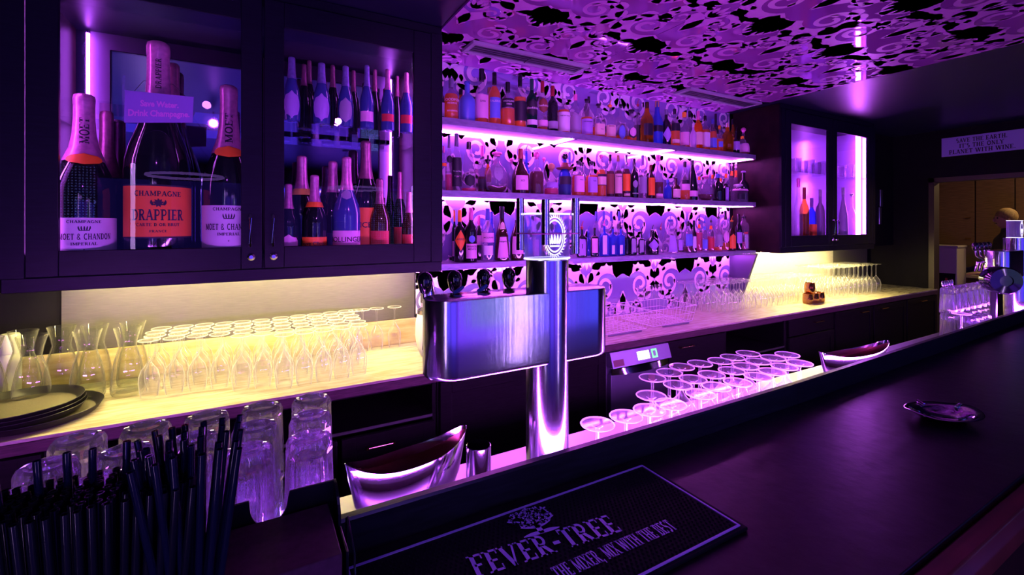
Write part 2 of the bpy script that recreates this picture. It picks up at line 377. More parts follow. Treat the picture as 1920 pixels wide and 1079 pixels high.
# ================================================================ WALL CABINETS WITH GLASS DOORS
def wall_cabinet(x0, x1, doors, label, leds, knob, back='cabmirror', inner='doorwood'):
    t = thing('display_cabinet', label, 'cabinet', ((x0+x1)/2, 2.35, 1.38)); cx = (x0+x1)/2
    X = lambda a: a-cx
    Z0, Z1, D = 0, 2.697-1.38, WALLY-.012-2.35
    MB().box(X(x0), X(x0)+.02, .022, D, Z0, Z1).build('side_panel', M['redwood'], t)
    MB().box(X(x1)-.02, X(x1), .022, D, Z0, Z1).build('side_panel', M['redwood'], t)
    MB().box(X(x0)+.02, X(x1)-.02, .022, D, Z0+.0, Z0+.10).build('bottom_board', M['doorwood'], t)
    MB().box(X(x0)+.02, X(x1)-.02, .022, D, Z1-.08, Z1).build('top_board', M['doorwood'], t)
    MB().box(X(x0)+.02, X(x1)-.02, 2.74-2.35, D, Z0+.10, Z1-.08).build('back_mirror', M[back], t)
    if inner != 'doorwood': MB().box(X(x0)+.0205, X(x0)+.024, .03, .389, Z0+.10, Z1-.08).build('added_lining', M[inner], t); MB().box(X(x1)-.024, X(x1)-.0205, .03, .389, Z0+.10, Z1-.08).build('added_lining', M[inner], t)  # panels added to brighten the inside
    MB().box(X(x0)+.03, X(x1)-.03, .05, 2.66-2.35, .735, .743).build('glass_shelf', M['pane'], t)
    rail = MB().box(X(x0), X(x1), .012, .024, Z0, .052).box(X(x0), X(x1), .012, .024, Z1-.045, Z1)
    rail.box(X(x0), X(doors[0][0])-.002, .001, .024, .052, Z1-.045).box(X(doors[-1][1])+.002, X(x1), .001, .024, .052, Z1-.045)
    rail.build('face_rail', M['doorwood'], t, bevel=.002)
    for (a, b, g0, g1) in doors:     # door and pane limits
        d = MB(); zl, zh = .055, Z1-.05; gl, gh = 1.532-1.38, 2.532-1.38
        d.box(X(a), X(g0), 0, .024, zl, zh).box(X(g1), X(b), 0, .024, zl, zh).box(X(g0), X(g1), 0, .024, zl, gl).box(X(g0), X(g1), 0, .024, gh, zh)
        do = d.build('door', M['doorwood'], t, bevel=.0025)
        inn = MB(); inn.box(X(a)+.01, X(g0)-.004, .0245, .027, zl+.02, zh-.02).box(X(g1)+.004, X(b)-.01, .0245, .027, zl+.02, zh-.02)
        inn.box(X(g0)-.004, X(g1)+.004, .0245, .027, gh+.004, gh+.09)
        inn.build('inner_face', pmat('pale_lacquer_inside', (.55,.42,.62), .5), do)
        MB().box(X(g0)-.004, X(g1)+.004, .011, .0135, gl-.004, gh+.004).build('glass_pane', M['pane'], do)
    for kx in knob:
        h = MB().tube([(X(kx), -.001, .155), (X(kx), -.03, .158), (X(kx), -.034, .17), (X(kx), -.034, .28), (X(kx), -.03, .292), (X(kx), -.001, .295)], .0055, 8)
        h.build('handle', M['steel2'], t)
        k = MB().lathe([(.001, 0), (.014, .002), (.016, .012), (.008, .02), (.008, .024)], 14, cap1=True)
        ko = k.build('lock_knob', M['steel2'], t, loc=(X(kx)+.003, -.0, .108)); ko.rotation_euler = (PI/2, 0, 0)
    for lx in leds:
        ly = .10 if lx == 5.62 else .05
        MB().box(X(lx)-.006, X(lx)+.006, ly-.006, ly+.006+(.03 if ly > .06 else 0), .14, Z1-.10).build('led_tube', M['ledcab'], t)
    # warm strip under the cabinet
    MB().box(X(x0)+.05, X(x1)-.05, .20, .225, -.010, -.001).build('under_light', M['ledwarm' if x0 < 1 else 'ledwarm2'], t)
    return t
wall_cabinet(-.785, .90, ((-.718, .046, -.628, -.036), (.055, .835, .1345, .742)),
    'large black wall cabinet with glass doors full of champagne bottles', (-.712, .812), (-.0, .088))
wall_cabinet(4.03, 5.72, ((4.09, 4.872, 4.179, 4.80), (4.880, 5.665, 4.955, 5.577)),
    'smaller looking glass-door wall cabinet beyond the shelves, glowing violet inside', (5.62, 4.145), (4.845, 4.915), 'glowback', 'glowback')
# closed dark cabinet beyond the champagne cabinet
t = thing('wall_cupboard', 'plain dark closed wall cupboard beside the champagne cabinet', 'cabinet', (-1.3, 2.35, 1.38))
MB().box(-.6, .51, .022, WALLY-.012-2.35, 0, 1.317).build('body', M['redwood'], t)
MB().box(-.59, .505, 0, .021, .01, 1.30).build('door', M['doorwood'], t, bevel=.002)
# tall dark panels on the back wall beyond the far cabinet
t = thing('tall_cupboard', 'tall black cupboard with closed doors between far cabinet and kitchen doorway', 'cupboard', (6.26, 2.60, WT))
MB().box(-.40, .53, .03, WALLY-.012-2.60, .483, 1.795).build('body', M['blackwood'], t)
for a, b in ((-.395, .06), (.065, .525)):
    MB().box(a, b, .002, .028, .49, 1.79).build('door', M['blackwood'], t, bevel=.002)

# ================================================================ BASE CABINETS UNDER THE WORKTOP
BY = 2.22; BH = WT-.054
def handle(parent, x, z, L=.13, y=-.002):
    h = MB().tube([(x-L/2, y-.022, z), (x+L/2, y-.022, z)], .0038, 8)
    for q in (-1, 1): h.tube([(x+q*(L/2-.004), y, z+.0), (x+q*(L/2-.004), y-.026, z)], .0062, 8)
    h.build('handle', M['brass'], parent)
def base(x0, x1, label, fronts, niche=None, name='base_cabinet'):
    t = thing(name, label, 'cabinet', ((x0+x1)/2, BY, 0)); cx = (x0+x1)/2
    b = MB(); D = WALLY-.01-BY
    b.box(x0-cx, x0-cx+.02, .0, D, .08, BH).box(x1-cx-.02, x1-cx, .0, D, .08, BH).box(x0-cx+.02, x1-cx-.02, .02, D, .08, .10)
    b.box(x0-cx+.02, x1-cx-.02, D-.02, D, .10, BH).box(x0-cx+.02, x1-cx-.02, .01, D-.02, BH-.02, BH)
    b.box(x0-cx+.01, x1-cx-.01, .06, D, .0, .08)
    if niche is not None: b.box(x0-cx+.02, x1-cx-.02, .0, D-.02, niche-.018, niche)
    b.build('body', M['blackwood'], t, bevel=.0015)
    if niche is not None:
        MB().box(x0-cx+.02, x1-cx-.02, -.004, -.0005, niche-.012, niche+.001).build('metal_edge', M['steelplate'], t)
    for (kind, a, b2, z0, z1, hx) in fronts:
        f = MB(); a -= cx; b2 -= cx
        f.box(a, b2, -.022, -.002, z0, z1)
        o = f.build(kind, M['blackwood'], t, bevel=.002)
        p = MB()
        if z1-z0 > .3:
            w_ = .06
            p.box(a, a+w_, -.028, -.0225, z0, z1).box(b2-w_, b2, -.028, -.0225, z0, z1).box(a+w_, b2-w_, -.028, -.0225, z0, z0+w_).box(a+w_, b2-w_, -.028, -.0225, z1-w_, z1)
            p.build('panel_frame', M['blackwood'], o, bevel=.0015)
        if hx is not None: handle(o, hx[0]-cx, hx[1], y=-.024)
    return t
base(-1.9, -.62, 'black base cabinet under the carafes and round trays', (('door', -1.89, -1.26, .10, BH-.01, (-1.3, .75)), ('door', -1.255, -.63, .10, BH-.01, (-1.2, .75))))
base(-.615, .815, 'black base cabinet with open niche over a brass-handled drawer', (('drawer', -.60, .34, .30, .655, (-.1, .60)), ('drawer', .36, .80, .30, .655, (.53, .60)), ('drawer', -.60, .80, .10, .29, (.1, .22))), niche=.682)
base(.82, 1.915, 'plain black base cabinet panel behind the beer tower', (('door', .83, 1.905, .10, BH-.01, None),))
base(2.455, 3.07, 'black base cabinet with brass-handled drawer beside the dishwasher', (('drawer', 2.465, 3.06, .62, BH-.01, (2.62, .79)), ('door', 2.465, 3.06, .10, .61, None)))
base(3.075, 3.86, 'black base cabinet with wide open niche and metal edge', (('drawer', 3.10, 3.84, .30, .60, (3.3, .56)),), niche=.63)
base(3.865, 4.58, 'black base cabinet with slatted door panel under copper mugs', (('drawer', 3.875, 4.57, .70, BH-.01, (4.3, .79)), ('door', 3.875, 4.57, .10, .69, None)))
base(4.585, 5.30, 'black base cabinet with one brass handle, under the tall wine glasses', (('door', 4.595, 5.29, .10, BH-.01, (5.1, .80)),))
base(5.305, 6.02, 'black base cabinet with brass handle, second from the kitchen doorway', (('door', 5.315, 6.01, .10, BH-.01, (5.5, .80)),))
base(6.025, 6.79, 'black base cabinet with brass handle, next to the kitchen doorway', (('door', 6.035, 6.78, .10, BH-.01, (6.4, .80)),))
# dishwasher
t = thing('glass_washer', 'grey undercounter glass washer with lit white display and green button', 'dishwasher', (2.185, BY-.02, 0))
MB().box(-.255, .255, .02, .56, .05, .835).build('body', M['grey'], t, bevel=.004)
dr = MB().box(-.25, .25, -.02, .018, .08, .70).build('door', M['grey'], t, bevel=.004)
hd = MB(); rows = []
for i in range(13):
    q = -1+2*i/12; d = .035*(1-q*q)
    rows.append([(q*.245, -.022-d, .70), (q*.245, -.022-d*.4, .735), (q*.245, -.018, .735), (q*.245, -.018, .70)])
hd.grid(rows, True, True, True).build('handle', M['steel2'], dr)
pn = MB().grid([[(-.255,-.045,.748),(-.255,-.015,.838),(-.255,.018,.838),(-.255,.018,.748)], [(.255,-.045,.748),(.255,-.015,.838),(.255,.018,.838),(.255,.018,.748)]], True, True, True)
pn.build('control_panel', M['grey'], t)
def onpanel(x0, x1, s0, s1, off, mb=None):
    mb = mb or MB()
    P = lambda s: (-.045+.03*s-off, .748+.09*s+off*.33)
    (ya, za), (yb, zb) = P(s0), P(s1)
    mb.face([(x0, ya, za), (x1, ya, za), (x1, yb, zb), (x0, yb, zb)]); return mb
onpanel(-.04, .065, .22, .78, .0015).build('display', emat('white_display', (.9,1,1), 2.2), t)
mb = MB()
for q in ((.085,.135,.2,.32), (.085,.135,.68,.8), (.085,.098,.32,.68), (.122,.135,.32,.68)): onpanel(*q, .0015, mb)
mb.build('green_button', emat('green_light', (.25,1,.45), 1.6), t)
onpanel(-.245, -.16, .08, .5, .0015).build('red_switch', pmat('dark_red_switch', (.12,.01,.02), .4), t)
lb = onpanel(-.145, -.055, .22, .82, .0015); lb.build('badge_plate', M['grey'], t)

# ================================================================ CUSTOMER BAR
BH_ = 1.095; RT = 1.155       # bar surface and rail top
kx = 1.42
def rail_y(x, base_y):
    return base_y+(0 if x < kx else (x-kx)*.022)
xs = [-1.2, kx, 4.9]
def strip(prof_fn, xs):
    return [[(x,)+p for p in prof_fn(x)] for x in xs]
bt = MB()
bt.grid(strip(lambda x: [(.322, 1.045), (.322, BH_), (rail_y(x, .779), BH_), (rail_y(x, .779), 1.045)], xs), True, True, True)
bar = bt.build('bar_counter', M['barwood'], bevel=.002)
tag(bar, 'dark leather-topped customer bar counter with raised back rail', 'bar counter')
MB().grid(strip(lambda x: [(.281, 1.035), (.279, 1.07), (.290, 1.086), (.318, 1.088), (.318, 1.035)], xs), True, True, True).build('front_nosing', M['nosing'], bar, bevel=.003)
for a, b in ((-1.2, kx), (kx+.002, 4.9)):
    rl = MB().grid(strip(lambda x: [(rail_y(x, .780), 1.035), (rail_y(x, .780), RT-.004), (rail_y(x, .784), RT), (rail_y(x, .798), RT), (rail_y(x, .801), RT-.003), (rail_y(x, .801), 1.035)], (a, b)), True, True, True)
    rl.build('back_rail', M['railwood'], bar)
MB().grid(strip(lambda x: [(.36, .0), (.36, 1.034), (.78, 1.034), (.78, .0)], (-1.2, 4.9)), True, True, True).build('bar_front_panel', M['redwood'], bar)
MB().grid(strip(lambda x: [(rail_y(x, .803), 1.085), (rail_y(x, .803), 1.125), (rail_y(x, .809), 1.125), (rail_y(x, .809), 1.085)], (-1.1, kx, 4.8)), True, True, True).build('light_strip', M['ledserv'], bar)
# service ledge on the barman's side
ZS = .97
sv = MB().box(-1.2, 4.9, .79, 1.18, ZS-.03, ZS)
svo = sv.build('service_ledge', M['steelplate'], bevel=.003)
tag(svo, 'narrow metal service ledge behind the bar rail, holding glasses and beer tower', 'counter')
MB().box(-1.2, 4.9, .79, 1.16, .06, ZS-.031).build('service_cabinet', M['blackwood'], svo)
MB().box(-.42, .17, 1.166, 1.174, ZS+.0005, ZS+.009).build('light_strip', emat('added_ledge_led', (.38,.14,1.0), 42.0), svo)  # added strip, backlights the tumblers in violet
MB().box(-1.1, 4.8, .345, .355, .10, .12).build('foot_light', emat('red_foot_light', (1.0,.03,.05), 9.0), bar)
# ================================================================ LETTERING
def text_mesh(s, size, bold=0.0, space=1.0):
    cu = bpy.data.curves.new('lettering', 'FONT'); cu.body = s; cu.size = size; cu.align_x = 'CENTER'; cu.align_y = 'CENTER'
    cu.offset = bold*size; cu.space_character = space; cu.resolution_u = 3
    o = bpy.data.objects.new('lettering', cu); COL.objects.link(o)
    dg = bpy.context.evaluated_depsgraph_get(); me = bpy.data.meshes.new_from_object(o.evaluated_get(dg))
    vs = [v.co.copy() for v in me.vertices]; fs = [tuple(p.vertices) for p in me.polygons]
    bpy.data.objects.remove(o); bpy.data.curves.remove(cu); bpy.data.meshes.remove(me)
    return vs, fs
def lettering(lines, mat, parent, fn, name='lettering', bold=.01, space=1.0):
    """lines: (text, size, x, y); fn maps flat x, y to a point"""
    mb = MB()
    for (s, size, x, y) in lines:
        vs, fs = text_mesh(s, size, bold, space); n = len(mb.v)
        mb.v += [tuple(fn(v.x+x, v.y+y)) for v in vs]; mb.f += [tuple(n+i for i in f) for f in fs]; mb.m += [0]*len(fs)
    return mb.build(name, mat, parent, smooth=False)
# slab-serif capitals drawn with strokes: glyph = (width, strokes, serifs)
def arc(cx, cy, rx, ry, a0, a1, n=10): return [(cx+rx*math.cos(math.radians(a0+(a1-a0)*i/n)), cy+ry*math.sin(math.radians(a0+(a1-a0)*i/n))) for i in range(n+1)]
K, k_ = .20, .10
GL = {
 'A': (.80, [([(.10,0),(.40,1)],k_),([(.40,1),(.70,0)],K),([(.2,.35),(.6,.35)],k_)], [(.10,0),(.70,0)]),
 'B': (.72, [([(.18,0),(.18,1)],K),([(.18,.95)]+arc(.38,.74,.18,.21,90,-90)+[(.18,.53)],k_*1.3),([(.18,.53)]+arc(.42,.29,.2,.24,90,-90)+[(.18,.05)],k_*1.3)], [(.12,0),(.12,1)]),
 'C': (.74, [(arc(.42,.5,.32,.47,50,310,14),K*.85)], []),
 'D': (.78, [([(.18,0),(.18,1)],K),([(.18,.95)]+arc(.34,.5,.34,.45,90,-90)+[(.18,.05)],k_*1.4)], [(.12,0),(.12,1)]),
 'E': (.70, [([(.18,0),(.18,1)],K),([(.18,.95),(.62,.95)],k_),([(.18,.5),(.52,.5)],k_),([(.18,.05),(.64,.05)],k_),([(.60,.99),(.60,.76)],.06),([(.62,.02),(.62,.26)],.06)], [(.12,0),(.12,1)]),
 'F': (.66, [([(.18,0),(.18,1)],K),([(.18,.95),(.62,.95)],k_),([(.18,.5),(.50,.5)],k_),([(.60,.99),(.60,.74)],.06)], [(.18,0),(.12,1)]),
 'G': (.80, [(arc(.42,.5,.32,.47,50,330,14),K*.85),([(.70,.42),(.70,.1)],K*.8)], [(.66,.42)]),
 'H': (.84, [([(.18,0),(.18,1)],K),([(.66,0),(.66,1)],K),([(.18,.5),(.66,.5)],k_)], [(.18,0),(.18,1),(.66,0),(.66,1)]),
 'I': (.40, [([(.20,0),(.20,1)],K)], [(.20,0),(.20,1)]),
 'K': (.80, [([(.18,0),(.18,1)],K),([(.2,.42),(.62,1)],k_),([(.36,.6),(.68,0)],K)], [(.18,0),(.18,1),(.66,0),(.62,1)]),
 'L': (.66, [([(.18,0),(.18,1)],K),([(.18,.05),(.62,.05)],k_),([(.60,.02),(.60,.28)],.06)], [(.18,1),(.12,0)]),
 'M': (1.0, [([(.16,0),(.16,1)],k_),([(.16,1),(.5,.1)],K),([(.5,.1),(.84,1)],k_),([(.84,0),(.84,1)],K)], [(.16,0),(.14,1),(.84,0),(.86,1)]),
 'N': (.84, [([(.16,0),(.16,1)],k_),([(.16,1),(.68,0)],K),([(.68,0),(.68,1)],k_)], [(.16,0),(.14,1),(.68,1)]),
 'O': (.82, [(arc(.41,.5,.31,.46,0,360,20),K*.85)], []),
 'P': (.68, [([(.18,0),(.18,1)],K),([(.18,.95)]+arc(.38,.70,.2,.25,90,-90)+[(.18,.45)],k_*1.3)], [(.18,0),(.12,1)]),
 'R': (.78, [([(.18,0),(.18,1)],K),([(.18,.95)]+arc(.38,.73,.2,.22,90,-90)+[(.18,.51)],k_*1.3),([(.36,.51),(.66,0)],K)], [(.18,0),(.12,1),(.68,0)]),
 'S': (.66, [(arc(.33,.73,.22,.22,60,270,9)+arc(.33,.27,.22,.24,90,-120,9)[1:],K*.8)], []),
 'T': (.74, [([(.37,0),(.37,1)],K),([(.06,.95),(.68,.95)],k_),([(.07,.99),(.07,.74)],.06),([(.67,.99),(.67,.74)],.06)], [(.37,0)]),
 'U': (.80, [([(.16,1),(.16,.35)]+arc(.4,.35,.24,.32,180,360,8)+[(.64,1)],K*.8)], [(.16,1),(.64,1)]),
 'V': (.80, [([(.08,1),(.40,0)],K),([(.40,0),(.70,1)],k_)], [(.08,1),(.70,1)]),
 'W': (1.1, [([(.08,1),(.34,0)],K),([(.34,0),(.56,1)],k_),([(.56,1),(.80,0)],K),([(.80,0),(1.02,1)],k_)], [(.08,1),(.56,1),(1.02,1)]),
 'X': (.80, [([(.10,1),(.68,0)],K),([(.66,1),(.10,0)],k_)], [(.1,1),(.68,0),(.66,1),(.1,0)]),
 'Y': (.78, [([(.08,1),(.38,.48)],K),([(.68,1),(.38,.48)],k_),([(.38,.5),(.38,0)],K)], [(.08,1),(.68,1),(.38,0)]),
 'Z': (.72, [([(.08,.95),(.62,.95)],k_),([(.60,.95),(.10,.05)],K),([(.08,.05),(.64,.05)],k_)], []),
 '&': (.86, [(arc(.38,.76,.16,.2,-60,240,10)+[(.72,.0)],k_*1.4),(arc(.34,.27,.22,.24,110,380,10),k_*1.4)], []),
 '.': (.28, [([(.14,0),(.14,.16)],.17)], []), ',': (.28, [([(.16,.14),(.12,-.14)],.13)], []),
 "'": (.26, [([(.14,1),(.11,.74)],.12)], []), '-': (.50, [([(.08,.42),(.42,.42)],.16)], []), ' ': (.38, [], []), '*': (.4, [([(.05,.5),(.35,.5)],.1),([(.2,.3),(.2,.7)],.1)], []),
}
def serif_width(s, h, sp=.06): return sum(GL[c][0]+sp for c in s)*h
def serif(mb, s, h, cx, y, fn, sp=.06, z=0, wscale=1.0, shear=0):
    x = cx-serif_width(s, h, sp)*wscale/2
    for c in s:
        wd, strokes, ser = GL[c]
        def P(px, py, zz=z): return fn(x+(px*wscale+shear*py)*h, y+py*h, zz)
        for pts, th in strokes:
            rows = []
            for i, p in enumerate(pts):
                a = pts[max(0, i-1)]; b = pts[min(len(pts)-1, i+1)]
                dx, dy = b[0]-a[0], b[1]-a[1]; L = math.hypot(dx, dy) or 1
                hx, hy = -dy/L*th/2, dx/L*th/2
                if abs(dy) > abs(dx) and len(pts) == 2: hx, hy = (th/2 if hx > 0 else -th/2), 0
                rows.append([P(p[0]+hx, p[1]+hy), P(p[0]-hx, p[1]-hy)])
            mb.grid(rows, False)
        for (px, py) in ser:
            q = .035 if py < .5 else -.035
            mb.face([P(px-.17, py), P(px+.17, py), P(px+.17, py+q*2), P(px-.17, py+q*2)])
        x += (wd+sp)*h*wscale
    return mb
# ================================================================ BOTTLES
PROF = {   # (r/R, z/H)
 'whisky': [(.55,0),(.96,.004),(1,.03),(1,.56),(.97,.60),(.80,.66),(.52,.72),(.36,.77),(.33,.80),(.33,.97),(.30,1)],
 'squat':  [(.6,0),(.97,.006),(1,.04),(1,.50),(.95,.58),(.75,.66),(.42,.72),(.32,.76),(.31,.97),(.28,1)],
 'tall':   [(.55,0),(.96,.004),(1,.03),(1,.50),(.92,.57),(.66,.65),(.46,.72),(.40,.78),(.38,.97),(.34,1)],
 'cone':   [(.6,0),(.98,.01),(1,.05),(.96,.30),(.80,.55),(.58,.72),(.38,.84),(.30,.90),(.30,.98),(.26,1)],
 'bell':   [(.6,0),(.98,.01),(1,.05),(.94,.30),(.86,.42),(.88,.46),(.62,.60),(.36,.72),(.30,.80),(.30,.97),(.27,1)],
 'cognac': [(.6,0),(.97,.006),(1,.04),(1,.30),(.95,.42),(.70,.55),(.38,.66),(.28,.74),(.27,.97),(.25,1)],
 'wine':   [(.6,0),(.97,.004),(1,.02),(1,.55),(.92,.64),(.60,.70),(.36,.75),(.33,.80),(.33,.97),(.31,1)],
 'round':  [(.30,0),(.50,.01),(.80,.08),(.98,.22),(1,.32),(.94,.44),(.70,.57),(.36,.64),(.26,.68),(.25,.80),(.30,.83),(.25,.86)],
 'flask':  [(.7,0),(.99,.01),(1,.03),(1,.58),(.96,.63),(.55,.67),(.28,.70),(.24,.74),(.24,.90),(.22,.92)],
 'cham':   [(.55,0),(.95,.004),(1,.03),(1,.40),(.97,.45),(.85,.52),(.63,.60),(.44,.68),(.35,.76),(.31,.86),(.31,.965),(.25,1)],
 'domp':   [(.55,0),(.92,.004),(.99,.05),(1,.25),(.98,.38),(.86,.50),(.64,.60),(.50,.67),(.42,.75),(.38,.86),(.37,.965),(.30,1)],
 'jar':    [(.7,0),(.97,.01),(1,.05),(1,.72),(.9,.80),(.5,.86),(.42,.90),(.42,.98),(.40,1)],
}
def rad(prof, z):
    for (r0, z0), (r1, z1) in zip(prof[:-1], prof[1:]):
        if z0 <= z <= z1: return r0+(r1-r0)*(z-z0)/max(z1-z0, 1e-6)
    return prof[-1][0]
BG = {  # body glass
 'clear': thin('bottle_clear_glass', (.86,.84,.90), .35, .05, haze=.10, hazecol=(.75,.6,.8)),
 'frostblue': pmat('frosted_blue_glass', (.10,.18,.62), .35),
 'lilac': pmat('frosted_lilac_glass', (.55,.36,.62), .3),
 'green': thin('green_bottle_glass', (.04,.28,.14), .4, .05, haze=.35, hazecol=(.01,.10,.06)),
 'dark': pmat('near_black_bottle_glass', (.008,.008,.010), .06, coat=.4),
 'brown': pmat('dark_brown_bottle_glass', (.035,.012,.006), .07, coat=.4),
 'blue': thin('blue_bottle_glass', (.20,.35,.95), .4, .05, haze=.35, hazecol=(.12,.22,.75)),
 'amberg': thin('amber_tinted_glass', (.90,.55,.15), .35, .05, haze=.25, hazecol=(.85,.42,.02)),
 'champ': pmat('champagne_bottle_glass', (.006,.010,.010), .05, coat=.5),
 'bluechamp': pmat('blue_sheen_bottle_glass', (.03,.05,.22), .12, coat=.5),
}
LQ = {'amber': thin('whisky', (.95,.38,.03), .2, .1, haze=.5, hazecol=(1.0,.42,.01)), 'deep': thin('dark_spirit', (.35,.08,.02), .2, .1, haze=.6, hazecol=(.16,.03,.01)),
      'pink': thin('pink_liqueur', (.9,.35,.5), .2, .1, haze=.5, hazecol=(.9,.15,.30)), 'black': pmat('dark_liqueur', (.01,.006,.008), .1)}
CAPM = {}
for nm, c, r in (('black', (.008,.008,.012), .25), ('blue', (.06,.10,.45), .3), ('red', (.30,.02,.03), .3), ('orange', (.95,.36,.02), .35), ('silver', (.6,.6,.65), .2), ('grey', (.18,.18,.28), .35),
                 ('cork', (.45,.25,.12), .6), ('gold', (.75,.42,.12), .25), ('white', (.75,.70,.75), .4), ('pink', (.80,.16,.45), .35), ('green', (.02,.10,.06), .3), ('violet', (.30,.16,.5), .4)):
    CAPM[nm] = pmat(nm+'_cap', c, r, metal=1.0 if nm in ('silver',) else (.5 if nm == 'gold' else 0))
LBM = {}
for nm, c in (('white', (.70,.66,.72)), ('pink', (.75,.40,.60)), ('black', (.012,.012,.02)), ('orange', (.92,.20,.015)), ('blue', (.12,.20,.62)), ('grey', (.30,.27,.38)), ('red', (.55,.03,.04)),
              ('cream', (.72,.55,.45)), ('brown', (.20,.06,.03)), ('violet', (.38,.25,.62)), ('gold', (.85,.55,.08)), ('green', (.05,.25,.16))):
    LBM[nm] = pmat(nm+'_label', c, .55)
def patch(R, ex, ky, z0, z1, a0, a1, rot, prof=None, H=1, shape='rect', off=.0012, n=14, m=6):
    """label wrapped on the bottle; rot = facing angle"""
    mb = MB(); rows = []
    for i in range(m+1):
        fz = i/m; z = z0+(z1-z0)*fz; row = []
        lim = 1.0
        if shape == 'oval': lim = math.sqrt(max(0, 1-(2*fz-1)**2)); lim = max(lim, .02)
        if shape == 'diamond': lim = max(.02, 1-abs(2*fz-1))
        if shape == 'arch': lim = 1 if fz < .6 else math.sqrt(max(.001, 1-((fz-.6)/.4)**2))
        if shape == 'trap': lim = 1-.35*fz
        R_ = (rad(prof, z/H)*R if prof else R)+off
        mid = (a0+a1)/2; hf = (a1-a0)/2*lim
        for j in range(n+1):
            t = rot+mid-hf+2*hf*j/n; c, q = math.cos(t), math.sin(t)
            rr = R_ if ex == 2 else R_/((abs(c)**ex+abs(q)**ex)**(1/ex))
            row.append((rr*c, rr*q*ky, z))
        rows.append(row)
    return mb.grid(rows, False)
def cylfn(R, rot, ky=1, off=.002, prof=None, H=1):
    def f(x, y, z=0):
        r = (rad(prof, y/H)*R if prof else R); t = rot+x/r; return ((r+off)*math.cos(t), (r+off)*math.sin(t)*ky, y)
    return f
ORD = ['first','second','third','fourth','fifth','sixth','seventh','eighth','ninth','tenth','eleventh','twelfth','thirteenth','fourteenth','fifteenth','sixteenth','seventeenth','eighteenth','nineteenth','twentieth']
def ordn(i):
    if i <= 20: return ORD[i-1]
    return {2:'twenty-',3:'thirty-',4:'forty-'}[i//10]+ORD[i%10-1] if i % 10 else {30:'thirtieth',40:'fortieth',50:'fiftieth'}[i]
def bottle(pos, R, H, shape, glass, cap, liquid=None, label=None, desc='', cat='bottle', group=None, ex=2.0, ky=1.0, texts=None, rot=None, name='bottle', seg=20, foil=None, neck=None):
    t = thing(name, desc, cat, pos, 0, group)
    if rot is None: rot = -PI/2 - math.atan2(pos[0], pos[1])*.55
    prof = PROF[shape]; P = [(r*R, z*H) for r, z in prof]
    ex_ = ex
    MB().lathe([(.001, P[0][1]+.004)]+P, seg, ex=ex, ky=ky, cap1=True).build('glass_body', BG[glass], t, angle=60)
    nr = prof[-2][0]*R; nk = min([z for r, z in prof if r <= .48 and z > .5]+[.9])*H
    if cap:
        ctype, ccol = (cap.split(':')+['black'])[:2] if ':' in cap else ('screw', cap)
        m = CAPM[ccol]
        c = MB(); top = prof[-1][1]*H
        if ctype == 'screw': c.lathe([(nr*.9, H*.86), (nr*1.12, H*.862), (nr*1.12, top-.001), (nr*.9, top+.002), (.001, top+.002)], 14)
        elif ctype == 'long': c.lathe([(nr*.9, H*.78), (nr*1.10, H*.782), (nr*1.08, top-.001), (nr*.9, top+.002), (.001, top+.002)], 14)
        elif ctype == 'cork': c.lathe([(nr*.8, top-.012), (nr*.8, top-.0), (nr*1.35, top+.001), (nr*1.35, top+.012), (nr*1.1, top+.015), (.001, top+.015)], 14)
        elif ctype == 'ball': c.lathe([(nr*.7, top-.01), (nr*.7, top+.004)], 12); c.sphere((0, 0, top+nr*1.5), nr*1.6, 14, 8)
        elif ctype == 'spout':
            c.lathe([(nr*.8, top-.01), (nr*1.1, top), (nr*1.1, top+.008), (nr*.5, top+.012)], 12); c.tube([(0, 0, top+.01), (.002, 0, top+.03), (.010, -.004, top+.05)], [.004, .0032, .0022], 6)
        c.build('cap', m, t)
    if liquid:
        lc, lev = liquid; hz = lev*H; LP = [(r*R*.94, z*H+.006*(z < .1)) for r, z in prof if z*H < hz]
        LP.append((rad(prof, lev)*R*.94, hz))
        MB().lathe([(.001, .006)]+LP+[(.001, hz)], seg, ex=ex, ky=ky*.98).build('liquid', LQ[lc], t, angle=60)
    lo = None
    for lb in (label or []):
        col, z0, z1, hw = lb[:4]; sh = lb[4] if len(lb) > 4 else 'rect'
        o = patch(R, ex, ky, z0*H, z1*H, -hw, hw, rot, prof, H, sh, off=.0012 if lo is None else .0022).build('label' if z1 < .66 or lo is None else 'neck_label', LBM[col], t, smooth=True)
        if lo is None: lo = o
    if foil:
        fz, fc = foil
        FP = [(rad(prof, z)*R*1.05+.0008, z*H) for z in [fz+(.935-fz)*i/8 for i in range(9)]]
        rows = FP+[(rad(prof, .97)*R*1.14, .945*H), (rad(prof, .97)*R*1.15, .975*H), (rad(prof, .97)*R*1.06, .995*H), (rad(prof, 1)*R*.9, 1.004*H), (.001, 1.008*H)]
        MB().lathe(rows, seg, flute=9, fl=.02).build('foil', fc, t, angle=60)
    for tx in (texts or []):
        s, size, zz, col = tx[:4]
        lettering([(s, size*H, 0, zz*H)], M[col] if col in M else LBM[col], lo or t, (lambda x, y, f=cylfn(R, rot, ky, .0032, prof, H): f(x, y)), bold=.01)
    return t
